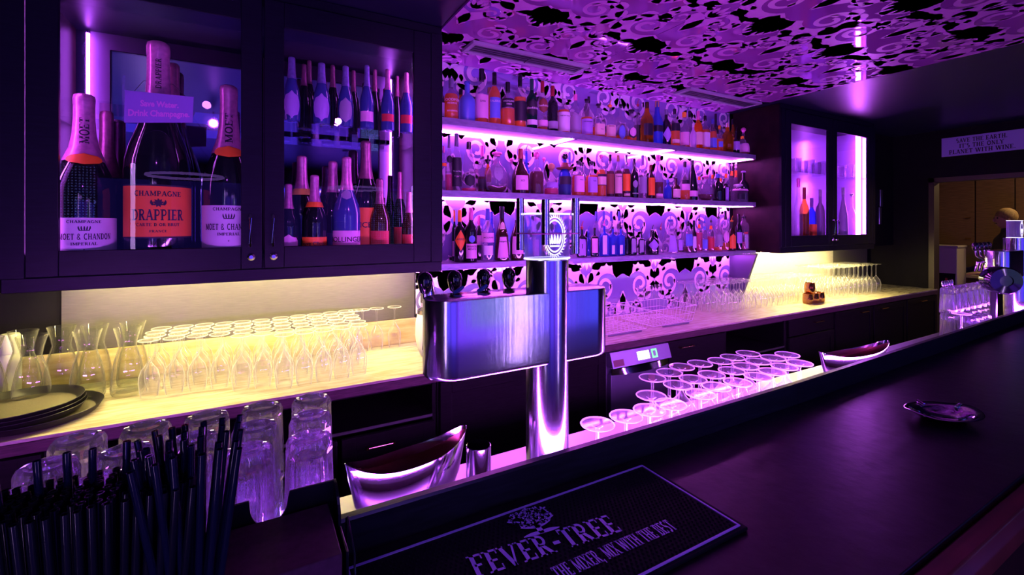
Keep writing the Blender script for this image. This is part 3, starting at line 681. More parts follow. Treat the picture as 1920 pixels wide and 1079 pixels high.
def fmt_row(name, rows, zsh, yfront, yback, where, group):
    """rows: (u, vtop, width_px, shape, glass, cap, liquid, labels, words, depth 0 front..1 back, extra)"""
    rows = sorted(rows, key=lambda r: r[0]); n = 0; out = []
    for r in rows:
        u, vt, wp, shape, glass, cap, liq, labs, wd, dp = r[:10]; ex = r[10] if len(r) > 10 else {}
        Y = yfront+(yback-yfront)*dp; d = ray(u, vt); tt = Y/d[1]
        H = (CAMZ+d[2]*tt)-zsh; dep = tt; R = wp*.5*dep/F*ex.get('rs', 1.0)
        capk = (cap or '').split(':')[0]; n += 1
        if capk == 'cork': H -= .015
        if capk == 'ball': H -= .03
        if capk == 'spout': H -= .05
        if shape in ('round', 'flask'): H /= PROF[shape][-1][1]
        e = {k: v for k, v in ex.items() if k != 'rs'}
        lab = wd+', %s along the %s' % (ordn(n), where)
        e.setdefault('name', 'bottle')
        bottle((min(d[0]*tt, 3.985-R), Y, zsh+.0005), R, H, shape, glass, cap, liq, labs, lab, 'bottle', group, seg=14, **e)
# ================================================================ BOTTLES ON THE THREE SHELVES
W_ = lambda c='white', a=.08, b=.50, h=1.0, s='rect': [(c, a, b, h, s)]
A = lambda l=.55: ('amber', l)
D = lambda l=.55: ('deep', l)
TOP = [
 (829,163,9,'whisky','dark','screw:black',None,W_('grey'),'slim dark bottle half behind the cabinet edge',.1),
 (846,148,28,'squat','clear','long:grey',A(.62),[],'amber whisky bottle with white printed lettering',.15,{'texts':[('WOODFORD',.085,.46,'white'),('RESERVE',.06,.38,'white'),('BOURBON',.05,.20,'white')]}),
 (864,168,20,'whisky','amberg','screw:black',A(.6),W_('brown'),'small brown bottle peeping behind the blue one',.9),
 (876,153,29,'squat','frostblue','cork:blue',None,[],'matt blue stoneware-like bottle with blue stopper',.15,{'ex':2.6}),
 (903,130,25,'tall','clear','long:black',A(.10),W_('pink',.10,.52,1.25),'tall clear bottle with large pale lilac label',.2,{'texts':[('Linie',.05,.40,'ink')]}),
 (918,165,20,'whisky','clear',"screw:cork",A(.6),W_('gold',.1,.3),'amber bottle tucked behind its neighbours',.9),
 (927,137,24,'whisky','clear','long:black',A(.74),W_('blue',.14,.52,.95),'amber whisky with blue landscape label',.3,{'texts':[('TALISKER',.05,.45,'white')]}),
 (952,155,27,'squat','clear','long:black',A(.40),W_('black',.42,.62,1.2),'squat whisky, black shoulder label, half full',.15,{'texts':[('HIGHLAND',.05,.55,'white'),('PARK',.05,.48,'white')]}),
 (975,141,23,'whisky','clear','long:black',A(.58),W_('black',.14,.50,1.2),'tall amber whisky with black label',.25),
 (997,149,21,'wine','green','long:green',None,[('black',.26,.60,1.2,'oval'),('white',.10,.20,1.1)],'green glass whisky with black oval label',.25,{'texts':[('Glenfiddich',.055,.42,'white')]}),
 (1017,153,20,'whisky','clear','long:red',A(.09),[('brown',.36,.66,1.0,'oval'),('pink',.10,.22,1.2)],'clear whisky with round brown label, nearly empty',.25,{'texts':[('Glenfiddich',.055,.50,'white')]}),
 (1036,162,21,'wine','dark','long:red',None,[('grey',.08,.24,1.0)],'black bottle with dark red capsule',.25),
 (1057,175,23,'squat','clear','screw:white',A(.58),W_('white',.05,.52,1.25),'squat whisky, clear stopper, wide white label',.2,{'texts':[('THE BALVENIE',.04,.42,'ink')]}),
 (1079,178,21,'squat','clear','screw:pink',A(.10),W_('grey',.06,.48,1.25),'squat bottle with grey label',.25),
 (1100,186,22,'squat','clear','cork:black',A(.54),W_('violet',.06,.48,1.25),'squat whisky with flared black stopper',.2,{'texts':[('THE BALVENIE',.04,.40,'ink')]}),
 (1122,195,22,'squat','clear','cork:black',A(.34),W_('cream',.08,.42,.9),'square-shouldered bottle, cream framed label, a third full',.2,{'ex':4,'texts':[('Gentleman',.05,.26,'ink')]}),
 (1144,187,21,'squat','clear','spout:orange',A(.20),W_('cream',.08,.42,1.0),'bottle with orange pourer and tan label',.25,{'texts':[('MAKERS',.045,.38,'ink')]}),
 (1164,196,19,'squat','clear','cork:black',A(.16),W_('blue',.03,.44,.7,'oval'),'clear bottle with blue-black barrel emblem',.2),
 (1184,206,20,'jar','clear','cork:black',A(.20),[('black',.10,.46,.85,'oval'),('pink',.16,.46,.62,'oval')],'wide bottle with dark horseshoe emblem',.2),
 (1196,186,15,'whisky','clear','spout:red',D(.5),W_('black'),'clear bottle with thin metal pourer',.85),
 (1213,192,20,'whisky','amberg','screw:black',D(.6),W_('black',.2,.48,.9),'square amber bottle with black cap',.3,{'ex':5}),
 (1232,190,18,'tall','blue','screw:cork',None,W_('black',.3,.44,1.1),'tall blue-tinted bottle with slanted dark band',.25,{'ex':5}),
 (1249,206,18,'squat','dark','screw:grey',None,[('violet',.10,.52,1.0,'diamond')],'black bottle with pale shield label',.2),
 (1265,205,17,'squat','clear','screw:black',A(.60),[('black',.42,.62,1.1),('cream',.1,.2,.8)],'amber bottle with black label above cream strip',.25,{'ex':4}),
 (1283,211,18,'tall','clear','screw:orange',A(.06),W_('pink',.08,.44,1.1),'clear bottle, orange capsule, pale label',.2),
 (1293,209,15,'whisky','clear','screw:black',A(.3),W_('black',.2,.4),'clear bottle with dark cap standing behind',.9),
 (1300,232,11,'whisky','lilac','screw:white',None,[],'small lilac bottle',.15),
 (1309,209,16,'whisky','amberg','long:pink',A(.7),W_('cream',.14,.46,1.0),'amber bottle with pink capsule and cream label',.3),
 (1322,218,15,'squat','clear','screw:black',A(.6),W_('white',.10,.52,1.1),'bourbon bottle with large white label',.2,{'ex':4}),
 (1336,224,13,'squat','clear','screw:blue',A(.62),W_('blue',.12,.42,1.0),'square amber bottle with blue label',.25,{'ex':5}),
 (1349,236,14,'squat','clear','screw:orange',A(.5),W_('blue',.2,.4,.6),'low amber bottle with small blue patch',.2),
 (1364,231,17,'squat','amberg','screw:white',D(.62),W_('brown',.2,.3,.4),'square dark amber decanter, clear stopper',.25,{'ex':6}),
 (1380,238,13,'squat','dark','spout:black',None,W_('violet',.20,.58,1.1),'dark bottle with pourer and lilac label',.2),
 (1392,256,12,'jar','clear','screw:orange',A(.5),W_('blue',.2,.6,.9),'short amber bottle with blue label',.2),
 (1408,244,20,'cognac','clear','ball:pink',A(.25),W_('pink',.12,.50,1.1),'wide cognac bottle with pink label at the shelf end',.2),
 (1342,214,12,'whisky','dark','long:black',None,W_('grey'),'slim dark bottle standing in the back row',.95),
 (1374,224,12,'whisky','amberg','screw:black',D(.6),W_('gold'),'slim amber bottle standing in the back row',.95),
 (1104,182,15,'whisky','clear','screw:black',A(.5),W_('cream'),'clear bottle in the back row between two squat whiskies',.95),
]
MID = [
 (832,275,11,'whisky','clear','screw:pink',None,W_('orange',.55,.62,1.0),'clear bottle half hidden by the cabinet edge',.1),
 (842,255,15,'whisky','clear','long:grey',('pink',.3),W_('black',.50,.64,.8,'oval'),'slim vodka bottle with dark oval emblem',.3,{'texts':[('BELSAZAR',.035,.34,'ink')]}),
 (856,251,20,'tall','clear','long:grey',None,W_('black',.08,.58,1.1),'tall clear bottle, long grey cap, black label',.15,{'texts':[('Three Sixty',.032,.34,'white'),('* 24 *',.04,.25,'pink')]}),
 (879,267,28,'cone','clear','screw:black',('pink',.06),W_('black',.10,.34,.8,'oval'),'big drop-shaped clear bottle with dark oval label',.15),
 (904,274,17,'whisky','clear','long:pink',D(.35),W_('black',.1,.3),'clear bottle with long pink capsule',.8),
 (915,292,13,'squat','amberg','long:black',D(.5),W_('grey',.1,.3),'small bottle with black neck, behind the round decanter',.8),
 (932,286,48,'round','clear','cork:pink',D(.16),W_('grey',.26,.70,.45,'oval'),'round disc-shaped cognac decanter with dark medallion',.35,{'ky':.45,'rot':-PI/2-.05}),
 (959,296,16,'round','clear','ball:pink',None,[],'small clear decanter with glass ball stopper',.85),
 (976,280,34,'cognac','brown','long:red',None,W_('pink',.08,.40,.75),'broad-based dark cognac bottle with pink label',.2,{'texts':[('XO',.06,.28,'ink')]}),
 (987,272,17,'cognac','blue','spout:blue',None,W_('white',.1,.5,1.0),'long-necked bluish bottle behind the cognac',.85),
 (1006,288,24,'squat','clear','ball:pink',D(.62),[],'square dark rum decanter with ball stopper',.2,{'ex':5}),
 (1020,294,14,'round','clear','ball:pink',None,[],'pink-lit skull-like bottle behind the decanters',.85),
 (1034,311,28,'bell','clear','ball:cork',('pink',.26),W_('violet',.28,.50,1.0),'cone-shaped tequila with cork ball stopper',.15),
 (1059,291,24,'squat','blue','ball:black',D(.3),W_('black',.3,.52,1.2),'tequila bottle wearing a brown hat brim',.25,{'name':'hat_bottle'}),
 (1068,286,12,'whisky','clear','long:blue',None,[],'clear bottle with blue cap in the back row',.95),
 (1084,302,21,'squat','clear','cork:black',A(.62),W_('pink',.12,.60,.95),'amber brandy with square lilac label',.15,{'ex':4,'texts':[('METAXA',.06,.48,'ink')]}),
 (1092,305,16,'squat','clear','cork:black',A(.5),[],'amber brandy half hidden between its twins',.85,{'ex':4}),
 (1109,303,20,'squat','clear','cork:black',A(.64),W_('violet',.12,.58,.95),'amber brandy, twin of the hat bottle neighbour',.15,{'ex':4,'texts':[('METAXA',.06,.46,'ink')]}),
 (1127,291,18,'squat','clear','cork:pink',A(.68),[('black',.28,.56,1.1),('cream',.30,.50,.9)],'amber rum with dark pictorial label',.15,{'ex':3}),
 (1144,291,15,'whisky','clear','screw:black',D(.62),W_('brown',.08,.55,1.1),'slim bottle with brown paper label',.2),
 (1159,292,15,'whisky','clear','screw:cork',D(.64),W_('cream',.10,.56,1.1),'spiced rum with cream label',.2,{'texts':[('Captain',.05,.5,'ink')]}),
 (1174,292,15,'whisky','clear','long:silver',D(.68),[('orange',.16,.56,1.1),('cream',.04,.10,.8)],'bottle with bright orange label',.2),
 (1189,299,16,'wine','dark','screw:black',None,W_('grey',.26,.46,.6,'oval'),'black rum bottle with heart-like grey emblem',.2,{'texts':[('KRAKEN',.04,.12,'white')]}),
 (1205,292,15,'whisky','clear','long:violet',None,W_('grey',.12,.50,1.0),'white rum with violet cap and grey label',.2,{'texts':[('BACARDI',.055,.52,'ink')]}),
 (1220,310,14,'whisky','brown','screw:red',None,W_('orange',.10,.62,.9),'square whisky with slanted orange-red label',.15,{'ex':6}),
 (1234,291,19,'tall','clear','screw:pink',D(.38),W_('pink',.02,.12,.7),'tall clear vodka with long neck, a third full',.25),
 (1252,338,14,'squat','blue','screw:blue',None,[],'small rounded blue bottle',.15),
 (1267,324,17,'squat','brown','spout:black',None,W_('cream',.10,.50,.9),'red-brown liqueur with pictorial label and pourer',.2),
 (1284,304,19,'cone','clear','screw:black',A(.26),[('black',.42,.52,1.0),('pink',.26,.42,1.0)],'long-necked clear bottle, black over pink label',.2),
 (1298,301,19,'cone','dark','screw:black',None,W_('pink',.10,.24,1.1),'dark swan-necked bottle with low pink label',.25),
 (1323,330,29,'round','clear','cork:pink',D(.24),[],'round glass flask, dark liquid in its belly',.2),
 (1346,327,19,'wine','dark','screw:blue',None,[],'plain black bottle beside the round flask',.2),
 (1361,345,13,'jar','dark','screw:black',None,W_('violet',.05,.80,.5),'square black bottle with lilac stripe label',.15,{'ex':6}),
 (1384,346,28,'jar','clear','cork:white',None,[('pink',.68,.80,1.2),('black',.15,.5,.5)],'short square clear bottle, pink shoulder label',.15,{'ex':5}),
 (1415,323,20,'squat','dark','cork:violet',None,[],'round-shouldered blue-black bottle at the shelf end',.2),
]
for k, (u, v) in enumerate(((1311,312),(1336,308),(1351,316),(1361,306),(1372,300),(1389,300),(1398,306))):
    MID.append((u,v,10,'tall','clear','spout:white',None,[('orange',.72,.84,1.6)],['slim syrup bottle with orange neck band','syrup bottle, orange band, above the flask','syrup bottle, orange band, dim and low','syrup bottle with orange band, deep in the row','taller syrup bottle with orange neck band','syrup bottle with bright orange band and spout','syrup bottle with pinkish orange band'][k],.8))
LOW = [
 (852,395,10,'wine','green','long:orange',None,W_('pink',.1,.4),'green bottle with orange foil neck, behind its twin',.8),
 (862,395,21,'wine','dark','long:orange',None,W_('orange',.22,.62,1.1,'diamond'),'dark liqueur with orange diamond label and neck',.3,{'texts':[('APERO',.05,.44,'ink')]}),
 (883,391,23,'wine','dark','long:pink',None,[('pink',.07,.34,1.0),('blue',.36,.50,.5,'oval')],'dark bitter bottle with pale label, round blue emblem',.12,{'texts':[('BRANCA',.045,.29,'ink'),('MENTA',.045,.24,'ink')]}),
 (898,405,14,'whisky','dark','long:pink',None,[('pink',.34,.56,1.1)],'black bottle with pink label in the back row',.85),
 (914,392,25,'squat','clear','long:blue',None,[('pink',.36,.54,1.2),('white',.12,.30,.7)],'clear anise liqueur with pink label, blue cap',.15,{'texts':[('MOLINARI',.042,.45,'ink')]}),
 (922,398,14,'whisky','blue','screw:blue',None,[],'bluish bottle behind the anise liqueur',.9),
 (941,388,28,'bell','brown','long:black',None,[('pink',.06,.44,.8,'trap'),('cream',.58,.72,.6,'arch')],'brown monk-shaped liqueur with pale label',.15,{'texts':[('Frangelico',.042,.36,'ink')]}),
 (969,392,26,'cognac','brown','long:violet',None,W_('pink',.12,.46,.9),'dark bottle with finely drawn pink label',.2),
 (982,386,14,'whisky','blue','long:violet',None,[],'bluish bottle just before the tap column',.9),
 (1004,400,14,'whisky','clear','spout:pink',None,W_('pink'),'clear bottle with pink pourer behind the crystal tap badge',.5),
 (1022,404,14,'whisky','dark','spout:red',None,W_('orange',.2,.4),'dark bottle with red pourer behind the tap badge',.5),
 (1046,400,14,'whisky','blue','screw:orange',None,W_('violet'),'bluish bottle with orange cap behind the tap badge',.5),
 (1091,415,22,'flask','dark','spout:red',None,W_('violet',.06,.66,.8,'arch'),'dark gin flask with arched lilac label',.12,{'ky':.6,'texts':[('I',.2,.34,'ink')]}),
 (1103,424,12,'whisky','blue','spout:blue',None,[],'blue bottle between the two dark flasks',.85),
 (1115,428,18,'flask','dark','screw:black',None,W_('pink',.12,.66,.75),'dark gin flask with square pink label',.15,{'ky':.6}),
 (1133,410,17,'flask','blue','spout:pink',None,W_('white',.06,.62,.5),'square blue gin with tall white label',.15,{'ky':.8,'ex':5}),
 (1149,426,14,'flask','blue','screw:black',None,W_('white',.06,.34,.4),'pale blue square bottle with small bird mark',.15,{'ky':.8,'ex':6}),
 (1164,426,14,'flask','blue','screw:black',None,W_('white',.06,.34,.4),'second pale blue square bottle with bird mark',.15,{'ky':.8,'ex':6}),
 (1176,430,10,'flask','dark','screw:black',None,[],'narrow black bottle edge-on',.3,{'ky':.8,'ex':5}),
 (1188,420,15,'flask','dark','spout:black',None,W_('grey',.10,.70,.7,'arch'),'black gin flask with dark arched label',.12,{'ky':.6}),
 (1203,425,14,'flask','dark','spout:black',None,W_('grey',.10,.70,.7),'black gin flask with dull square label',.15,{'ky':.6}),
 (1223,422,21,'squat','dark','spout:black',None,W_('violet',.14,.66,1.0,'diamond'),'black gin with pale diamond label',.12,{'ex':4}),
 (1239,418,10,'tall','clear','spout:red',None,[],'thin clear bottle with reddish pourer',.4),
 (1257,402,30,'cone','clear','spout:blue',None,W_('violet',.05,.55,.6,'trap'),'wide cone-shaped clear bottle with pourer',.15),
 (1276,416,11,'whisky','clear','spout:red',D(.2),W_('violet'),'slim clear bottle beside the wide cone',.5),
 (1290,416,15,'squat','clear','screw:black',D(.18),W_('blue',.22,.60,.9),'square clear gin, pale blue label, dark base',.15,{'ex':5}),
 (1301,414,10,'tall','dark','screw:black',None,W_('white',.14,.5,.8,'trap'),'slim dark bottle with white pointed label',.15),
 (1311,402,12,'whisky','clear','spout:black',('pink',.6),[('orange',.74,.86,1.6)],'pink bottle with orange neck band',.5),
 (1321,406,11,'whisky','clear','spout:blue',None,[('blue',.10,.42,1.0),('blue',.74,.86,1.6)],'clear bottle with blue label and neck band',.2),
 (1333,405,12,'whisky','clear','spout:black',('pink',.5),[('red',.10,.44,1.0),('orange',.74,.86,1.6)],'bottle with dark red label, orange neck band',.2),
 (1347,398,15,'whisky','clear','spout:black',A(.12),W_('grey',.16,.5,1.0),'clear liqueur with grey label and pourer',.15),
 (1347,388,12,'tall','clear','long:white',None,[],'tall clear bottle with pale capsule in the back',.9),
 (1360,396,14,'whisky','clear','long:black',A(.2),[('pink',.2,.5,.8,'oval')],'pinkish bottle with black neck and oval label',.3),
 (1372,405,14,'wine','brown','spout:orange',None,W_('orange',.08,.58,.9,'arch'),'dark bottle with arched orange label',.12),
 (1385,402,12,'wine','dark','long:black',None,W_('violet',.2,.5,.9),'black bottle with violet emblem',.2),
 (1397,432,13,'jar','clear','screw:black',None,W_('white',.1,.8,.5),'square clear bottle framed in black',.15,{'ex':6}),
 (1411,398,18,'jar','clear','spout:black',('pink',.25),[('red',.5,.56,.4)],'wavy clear bottle against the cabinet side',.2),
]
for k, u in enumerate((1118, 1132, 1146, 1161)):
    LOW.append((u, 397, 13, 'squat', 'clear', 'long:blue', None, [], ['tall square vodka with long blue cap','square vodka, long blue cap, twin beside it','square vodka, dark-blue long cap, middle pair','square vodka, dark-blue cap, last of four'][k], .9, {'ex': 5}))
fmt_row('top', TOP, 2.265, 2.615, 2.77, 'top shelf', 'bottles on the top shelf')
fmt_row('mid', MID, 1.835, 2.615, 2.77, 'middle shelf', 'bottles on the middle shelf')
fmt_row('low', LOW, 1.399, 2.615, 2.77, 'lowest shelf', 'bottles on the lowest shelf')
hb = [o for o in bpy.data.objects if o.name.startswith('hat_bottle')][0]
MB().lathe([(.012,.198),(.05,.184),(.064,.196),(.05,.190),(.03,.205),(.022,.232),(.001,.235)], 20).build('hat', LBM['brown'], hb)
# ================================================================ CHAMPAGNE CABINET
foilp = pmat('pink_champagne_foil', (.74,.30,.52), .32, metal=.45, noise=.25, nscale=60, bump=.3)
foilb = pmat('blue_champagne_foil', (.22,.20,.48), .35, metal=.4, noise=.25, nscale=60, bump=.3)
foild = pmat('dark_rose_foil', (.32,.12,.20), .35, metal=.5, noise=.25, nscale=60, bump=.3)
def champ(u, vt, wp, Y, zb, desc, foil=(.60, foilp), glass='champ', shape='cham', label=None, texts=None, extra=None, rot=None):
    d = ray(u, vt); tt = Y/d[1]; H = CAMZ+d[2]*tt-zb; R = wp*.5*tt/F*(.85 if wp > 60 else 1.0)
    pos = (d[0]*tt, Y, zb)
    if rot is None: rot = -PI/2-math.atan2(pos[0], pos[1])
    return bottle(pos, R, H/1.008, shape, glass, None, None, label, desc, 'champagne bottle', 'champagne bottles in the cabinet', texts=texts, foil=foil, name='champagne_bottle', seg=28, rot=rot)
ZB = 1.481
serifjobs = []
c1 = champ(158,176,110,2.475,ZB,'champagne magnum with pale label and pink foil, beside the cabinet end wall', label=[('white',.045,.262,1.35)])
c2 = champ(200,208,60,2.63,ZB,'dark rose-foiled champagne bottle standing behind the big orange-label one', foil=(.55, foild))
c3 = champ(297,78,122,2.50,ZB,'giant champagne bottle with orange label wearing a hanging card', foil=(.70, foilp), label=[('black',.100,.337,1.30),('orange',.107,.330,1.25)])
c4 = champ(325,118,58,2.665,ZB,'dark-foiled giant champagne bottle hidden behind the orange-label giant', foil=(.70, foild))
c5 = champ(429,160,100,2.475,ZB,'champagne magnum with pale label next to the first door edge', label=[('white',.05,.30,1.35)])
def job(t, H, R, rot, lines, mat, off=.004):
    mb = MB(); prof = PROF['cham']
    f0 = cylfn(R, rot, 1, off, prof, H)
    lab = [c for c in kids(t) if c.name.startswith('label')]
    for (s, h, x, y, ws) in lines: serif(mb, s, h, x, y, lambda a, b, z: f0(a, b), wscale=ws)
    return mb.build('lettering', M['ink'], lab[0] if lab else t, smooth=False)
def dims(u, vt, wp, Y):
    d = ray(u, vt); tt = Y/d[1]; return (CAMZ+d[2]*tt-ZB)/1.008, wp*.5*tt/F*(.85 if wp > 60 else 1.0), -PI/2-math.atan2(d[0], d[1])
for c, (u, vt, wp, Y), lines in (
    (c1, (158,176,110,2.475), [('CHAMPAGNE',.011,0,.156,1.2),('MOET & CHANDON',.023,.004,.092,.62),('IMPERIAL',.011,0,.070,1.2),('*',.016,0,.045,1)]),
    (c5, (429,160,100,2.475), [('CHAMPAGNE',.013,0,.212,1.2),('MOET & CHANDON',.026,0,.128,.64),('IMPERIAL',.012,0,.103,1.2),('*',.018,0,.070,1)]),
    (c3, (297,78,122,2.50), [('CHAMPAGNE',.021,0,.268,1.0),('DRAPPIER',.045,0,.168,.66),('CARTE D OR BRUT',.012,0,.144,1.1),('FRANCE',.010,0,.118,1.2)])):
    H, R, rot = dims(u, vt, wp, Y); job(c, H, R, rot, lines, None)
# crests
def crown(t, u, vt, wp, Y, zc, s, rose=False):
    H, R, rot = dims(u, vt, wp, Y); f = cylfn(R, rot, 1, .0045, PROF['cham'], H); mb = MB()
    T = lambda x, y, z: f(x, y)
    if rose:
        for k in range(9): leaf(mb, T, (0, zc), k*2*PI/9, s*1.0, s*.22, .5, 0)
        for k in (-1, 1): leaf(mb, T, (k*s*.9, zc-s*.5), PI/2-k*.8, s*1.2, s*.25, k*1.0, 0)
    else:
        mb.face([f(-s, zc-s*.5), f(s, zc-s*.5), f(s*.9, zc-s*.3), f(-s*.9, zc-s*.3)])
        for k in range(-2, 3): leaf(mb, T, (k*s*.42, zc-s*.3), PI/2-k*.25, s*.95, s*.10, k*.3, 0)
    lab = [c for c in kids(t) if c.name.startswith('label')][0]
    mb.build('crest', M['ink'], lab, smooth=False)
crown(c1, 158,176,110,2.475, .134, .016); crown(c5, 429,160,100,2.475, .185, .020); crown(c3, 297,78,122,2.50, .240, .018, True)
# neck writing (runs up the foil) and seals
def neck(t, u, vt, wp, Y, s, z0, z1, h, mat='ink'):
    H, R, rot = dims(u, vt, wp, Y); prof = PROF['cham']; mb = MB(); L = serif_width(s, h)
    def f(x, y, z=0):     # text x runs upward
        zz = (z0+z1)/2*H+x*((z1-z0)*H/L); r = rad(prof, zz/H)*R*1.05+.0035; th = rot-y/r
        return (r*math.cos(th), r*math.sin(th), zz)
    serif(mb, s, h, 0, -h/2, f); fo = [c for c in kids(t) if c.name.startswith('foil')][0]
    mb.build('lettering', M[mat], fo, smooth=False)
neck(c1, 158,176,110,2.475, 'MOET', .70, .86, .030); neck(c5, 429,160,100,2.475, 'MOET', .66, .84, .030); neck(c3, 297,78,122,2.50, 'DRAPPIER', .78, .92, .020)
for c, a in ((c1, (158,176,110,2.475)), (c5, (429,160,100,2.475))):
    H, R, rot = dims(*a)
    patch(R*1.06, 2, 1, .575*H, .640*H, -.85, .85, rot, PROF['cham'], H, 'oval', .006).build('neck_seal', LBM['orange'], c)
# hanging card on the giant
cd_ = thing('hanging_card', 'violet card hung round the neck of the giant champagne bottle', 'sign', (0,0,0))
pa, pb, pc, pd = [onY(u, v, 2.33+.06) for u, v in ((233,230),(361,230),(363,182),(234,169))]
MB().grid([[pa, pb, pc, pd], [p+Vector((0,.002,0)) for p in (pa, pb, pc, pd)]], True, True, True).build('card', pmat('violet_card', (.32,.20,.62), .5), cd_, smooth=False)
def cardf(x, y, z=0):   # x,y in 0..1
    b = pa.lerp(pb, x); t_ = pd.lerp(pc, x); p = b.lerp(t_, y); return (p.x, p.y-.0012, p.z)
mb = MB()
for s, yy, wd in (('Save Water.', .62, .56), ('Drink Champagne.', .30, .9)):
    vs, fs = text_mesh(s, 1, .035); xs_ = [v.x for v in vs]; sc_ = wd/(max(xs_)-min(xs_)); n = len(mb.v)
    mb.v += [cardf(.5+v.x*sc_, yy+v.y*sc_*2.4) for v in vs]; mb.f += [tuple(n+i for i in f) for f in fs]; mb.m += [0]*len(fs)
mb.build('lettering', M['pinkprint'], cd_, smooth=False)
pt = onY(297, 160, 2.47)
MB().tube([pd+Vector((.03,.001,0)), pt+Vector((-.05,.0,.012)), pt+Vector((0,.09,.03)), pt+Vector((.05,.0,.012)), pc+Vector((-.03,.001,0))], .0012, 5).build('string', M['ink'], cd_)
# ---- second door: upper row on the glass shelf
ZG = 1.38+.7435
for a in ((547,107,30,2.44,'blue-foiled prestige champagne, nearest the door edge on the glass shelf', foilb,'domp',[('violet',.03,.46,1.0,'oval')]),
          (603,118,31,2.44,'champagne with shield-shaped pale label, second on the glass shelf', foilb,'domp',[('violet',.03,.48,1.0,'oval')]),
          (648,124,28,2.44,'champagne with thin outlined oval label, mid glass shelf', foilb,'domp',[('grey',.05,.46,.9,'oval')]),
          (688,122,26,2.44,'champagne with small square lilac label on the glass shelf', foilb,'cham',[('pink',.10,.26,1.0)]),
          (727,130,25,2.44,'champagne with pink band label on the glass shelf', foilp,'cham',[('red',.14,.26,1.0)]),
          (762,136,24,2.44,'pink-lit champagne at the hinge end of the glass shelf', foilp,'cham',[('red',.14,.28,1.0)]),
          (570,120,24,2.60,'dark champagne behind the prestige bottles on the glass shelf', foild,'cham',None),
          (580,113,22,2.63,'slim dark champagne in the glass shelf back row', foild,'cham',None),
          (624,122,24,2.60,'dark champagne between two pale-label ones, back row', foild,'cham',None),
          (663,132,22,2.60,'dark champagne with round pink neck seal, back row', foild,'cham',None),
          (703,130,22,2.60,'dark champagne behind the square-label bottle', foild,'cham',None),
          (745,142,20,2.60,'dark champagne near the hinge end, back row', foild,'cham',None)):
    c = champ(a[0], a[1], a[2], a[3], ZG, a[4], (.66, a[5]), 'bluechamp' if a[7] else 'champ', a[6], a[7])
# ---- second door: lower row
low = ((541,345,36,2.46,'champagne with round pale label at the door edge, lower row', foilp,[('pink',.03,.30,1.0,'arch')],None,'champ'),
       (566,292,52,2.60,'magnum with orange neck ribbon behind the smaller orange-label bottle', foilp,None,None,'champ'),
       (590,328,44,2.46,'champagne with orange label and orange neck ribbon, lower row', foilp,[('orange',.05,.23,1.2)],'Veuve Clicquot','champ'),
       (624,302,46,2.62,'rose-foiled champagne behind the blue-sheen bottle', foilp,[('violet',.07,.22,1.2)],None,'champ'),
       (650,294,50,2.46,'blue-sheen magnum with wide pale label and pink foil', foilp,[('pink',.045,.245,1.25)],'BOLLINGER','bluechamp'),
       (686,264,66,2.56,'big bottle with dark rose foil and orange label, lower row', foild,[('orange',.06,.40,1.1)],'ICE','champ'),
       (712,335,38,2.48,'rose champagne bottle behind the dotted reflections', foild,[('red',.05,.3,1.0)],None,'brown'),
       (750,322,26,2.63,'dark long-necked bottle behind the rose champagne', foild,[('red',.05,.3,1.0)],None,'champ'),
       (767,360,28,2.46,'small rose champagne at the hinge end, lower row', foilp,[('red',.05,.3,1.0)],None,'brown'))
for u, vt, wp, Y, desc, fo, lb, tx, gl in low:
    c = champ(u, vt, wp, Y, ZB, desc, (.66, fo), gl, 'cham', lb)
    H, R, rot = dims(u, vt, wp, Y)
    if tx: lettering([(tx, R*(.42 if len(tx) > 9 else .5), 0, (lb[0][1]*.45+lb[0][2]*.55)*H)], M['ink'], [k for k in kids(c) if k.name.startswith('label')][0], cylfn(R, rot, 1, .003, PROF['cham'], H), bold=.012)
    if 'ribbon' in desc: patch(R*1.05, 2, 1, .60*H, .665*H, -1.4, 1.4, rot, PROF['cham'], H, 'rect', .004).build('neck_ribbon', LBM['gold' if vt < 300 else 'orange'], c)
    if 'blue-sheen magnum' in desc: patch(R*1.05, 2, 1, .56*H, .66*H, -.5, .5, rot, PROF['cham'], H, 'oval', .004).build('neck_seal', LBM['grey'], c)
# ---- things inside the far cabinet
def stand_at(u, Y): d = ray(u, HOR); tt = Y/d[1]; return d[0]*tt
far = ((1497,335,16,'long-necked clear bottle','tall','clear','screw:pink',None,0), (1508,352,18,'bottle with red neck','whisky','amberg','long:red',D(.5),0),
       (1522,372,18,'bottle with orange label','wine','blue','long:violet',[('orange',.1,.38,1.1)],0), (1538,356,18,'pale lilac bottle','squat','lilac','screw:white',None,0),
       (1581,352,18,'lilac carafe-like bottle','bell','lilac','screw:white',None,0), (1597,362,14,'clear decanter','squat','clear','ball:white',None,0))
for u, vt, wp, ds, sh, gl, cp_, lb, _ in far:
    Y = 2.50; d = ray(u, vt); tt = Y/d[1]; H = CAMZ+d[2]*tt-ZB
    liq = lb if isinstance(lb, tuple) else None; lab = lb if isinstance(lb, list) else None
    bottle((d[0]*tt, Y, ZB), wp*.5*tt/F*.9, H/(1.08 if cp_.startswith('ball') else 1), sh, gl, cp_, liq, lab, ds+' behind glass in the far cabinet, lower level', 'bottle', 'things in the far cabinet', seg=14)
for k, u in enumerate((1493, 1505, 1518, 1531, 1543, 1578, 1592, 1604)):
    Y = 2.50+.08*(k % 2); x = stand_at(u, Y)
    t = thing('tumbler', 'lilac-lit glass, %s along the upper level of the far cabinet' % ordn(k+1), 'glass', (x, Y, ZG), 0, 'glasses in the far cabinet')
    MB().lathe([(.001,.006),(.034,.004),(.040,.0),(.046,.14),(.0445,.14),(.038,.01),(.001,.01)], 18).build('glass_body', BG['clear'], t)
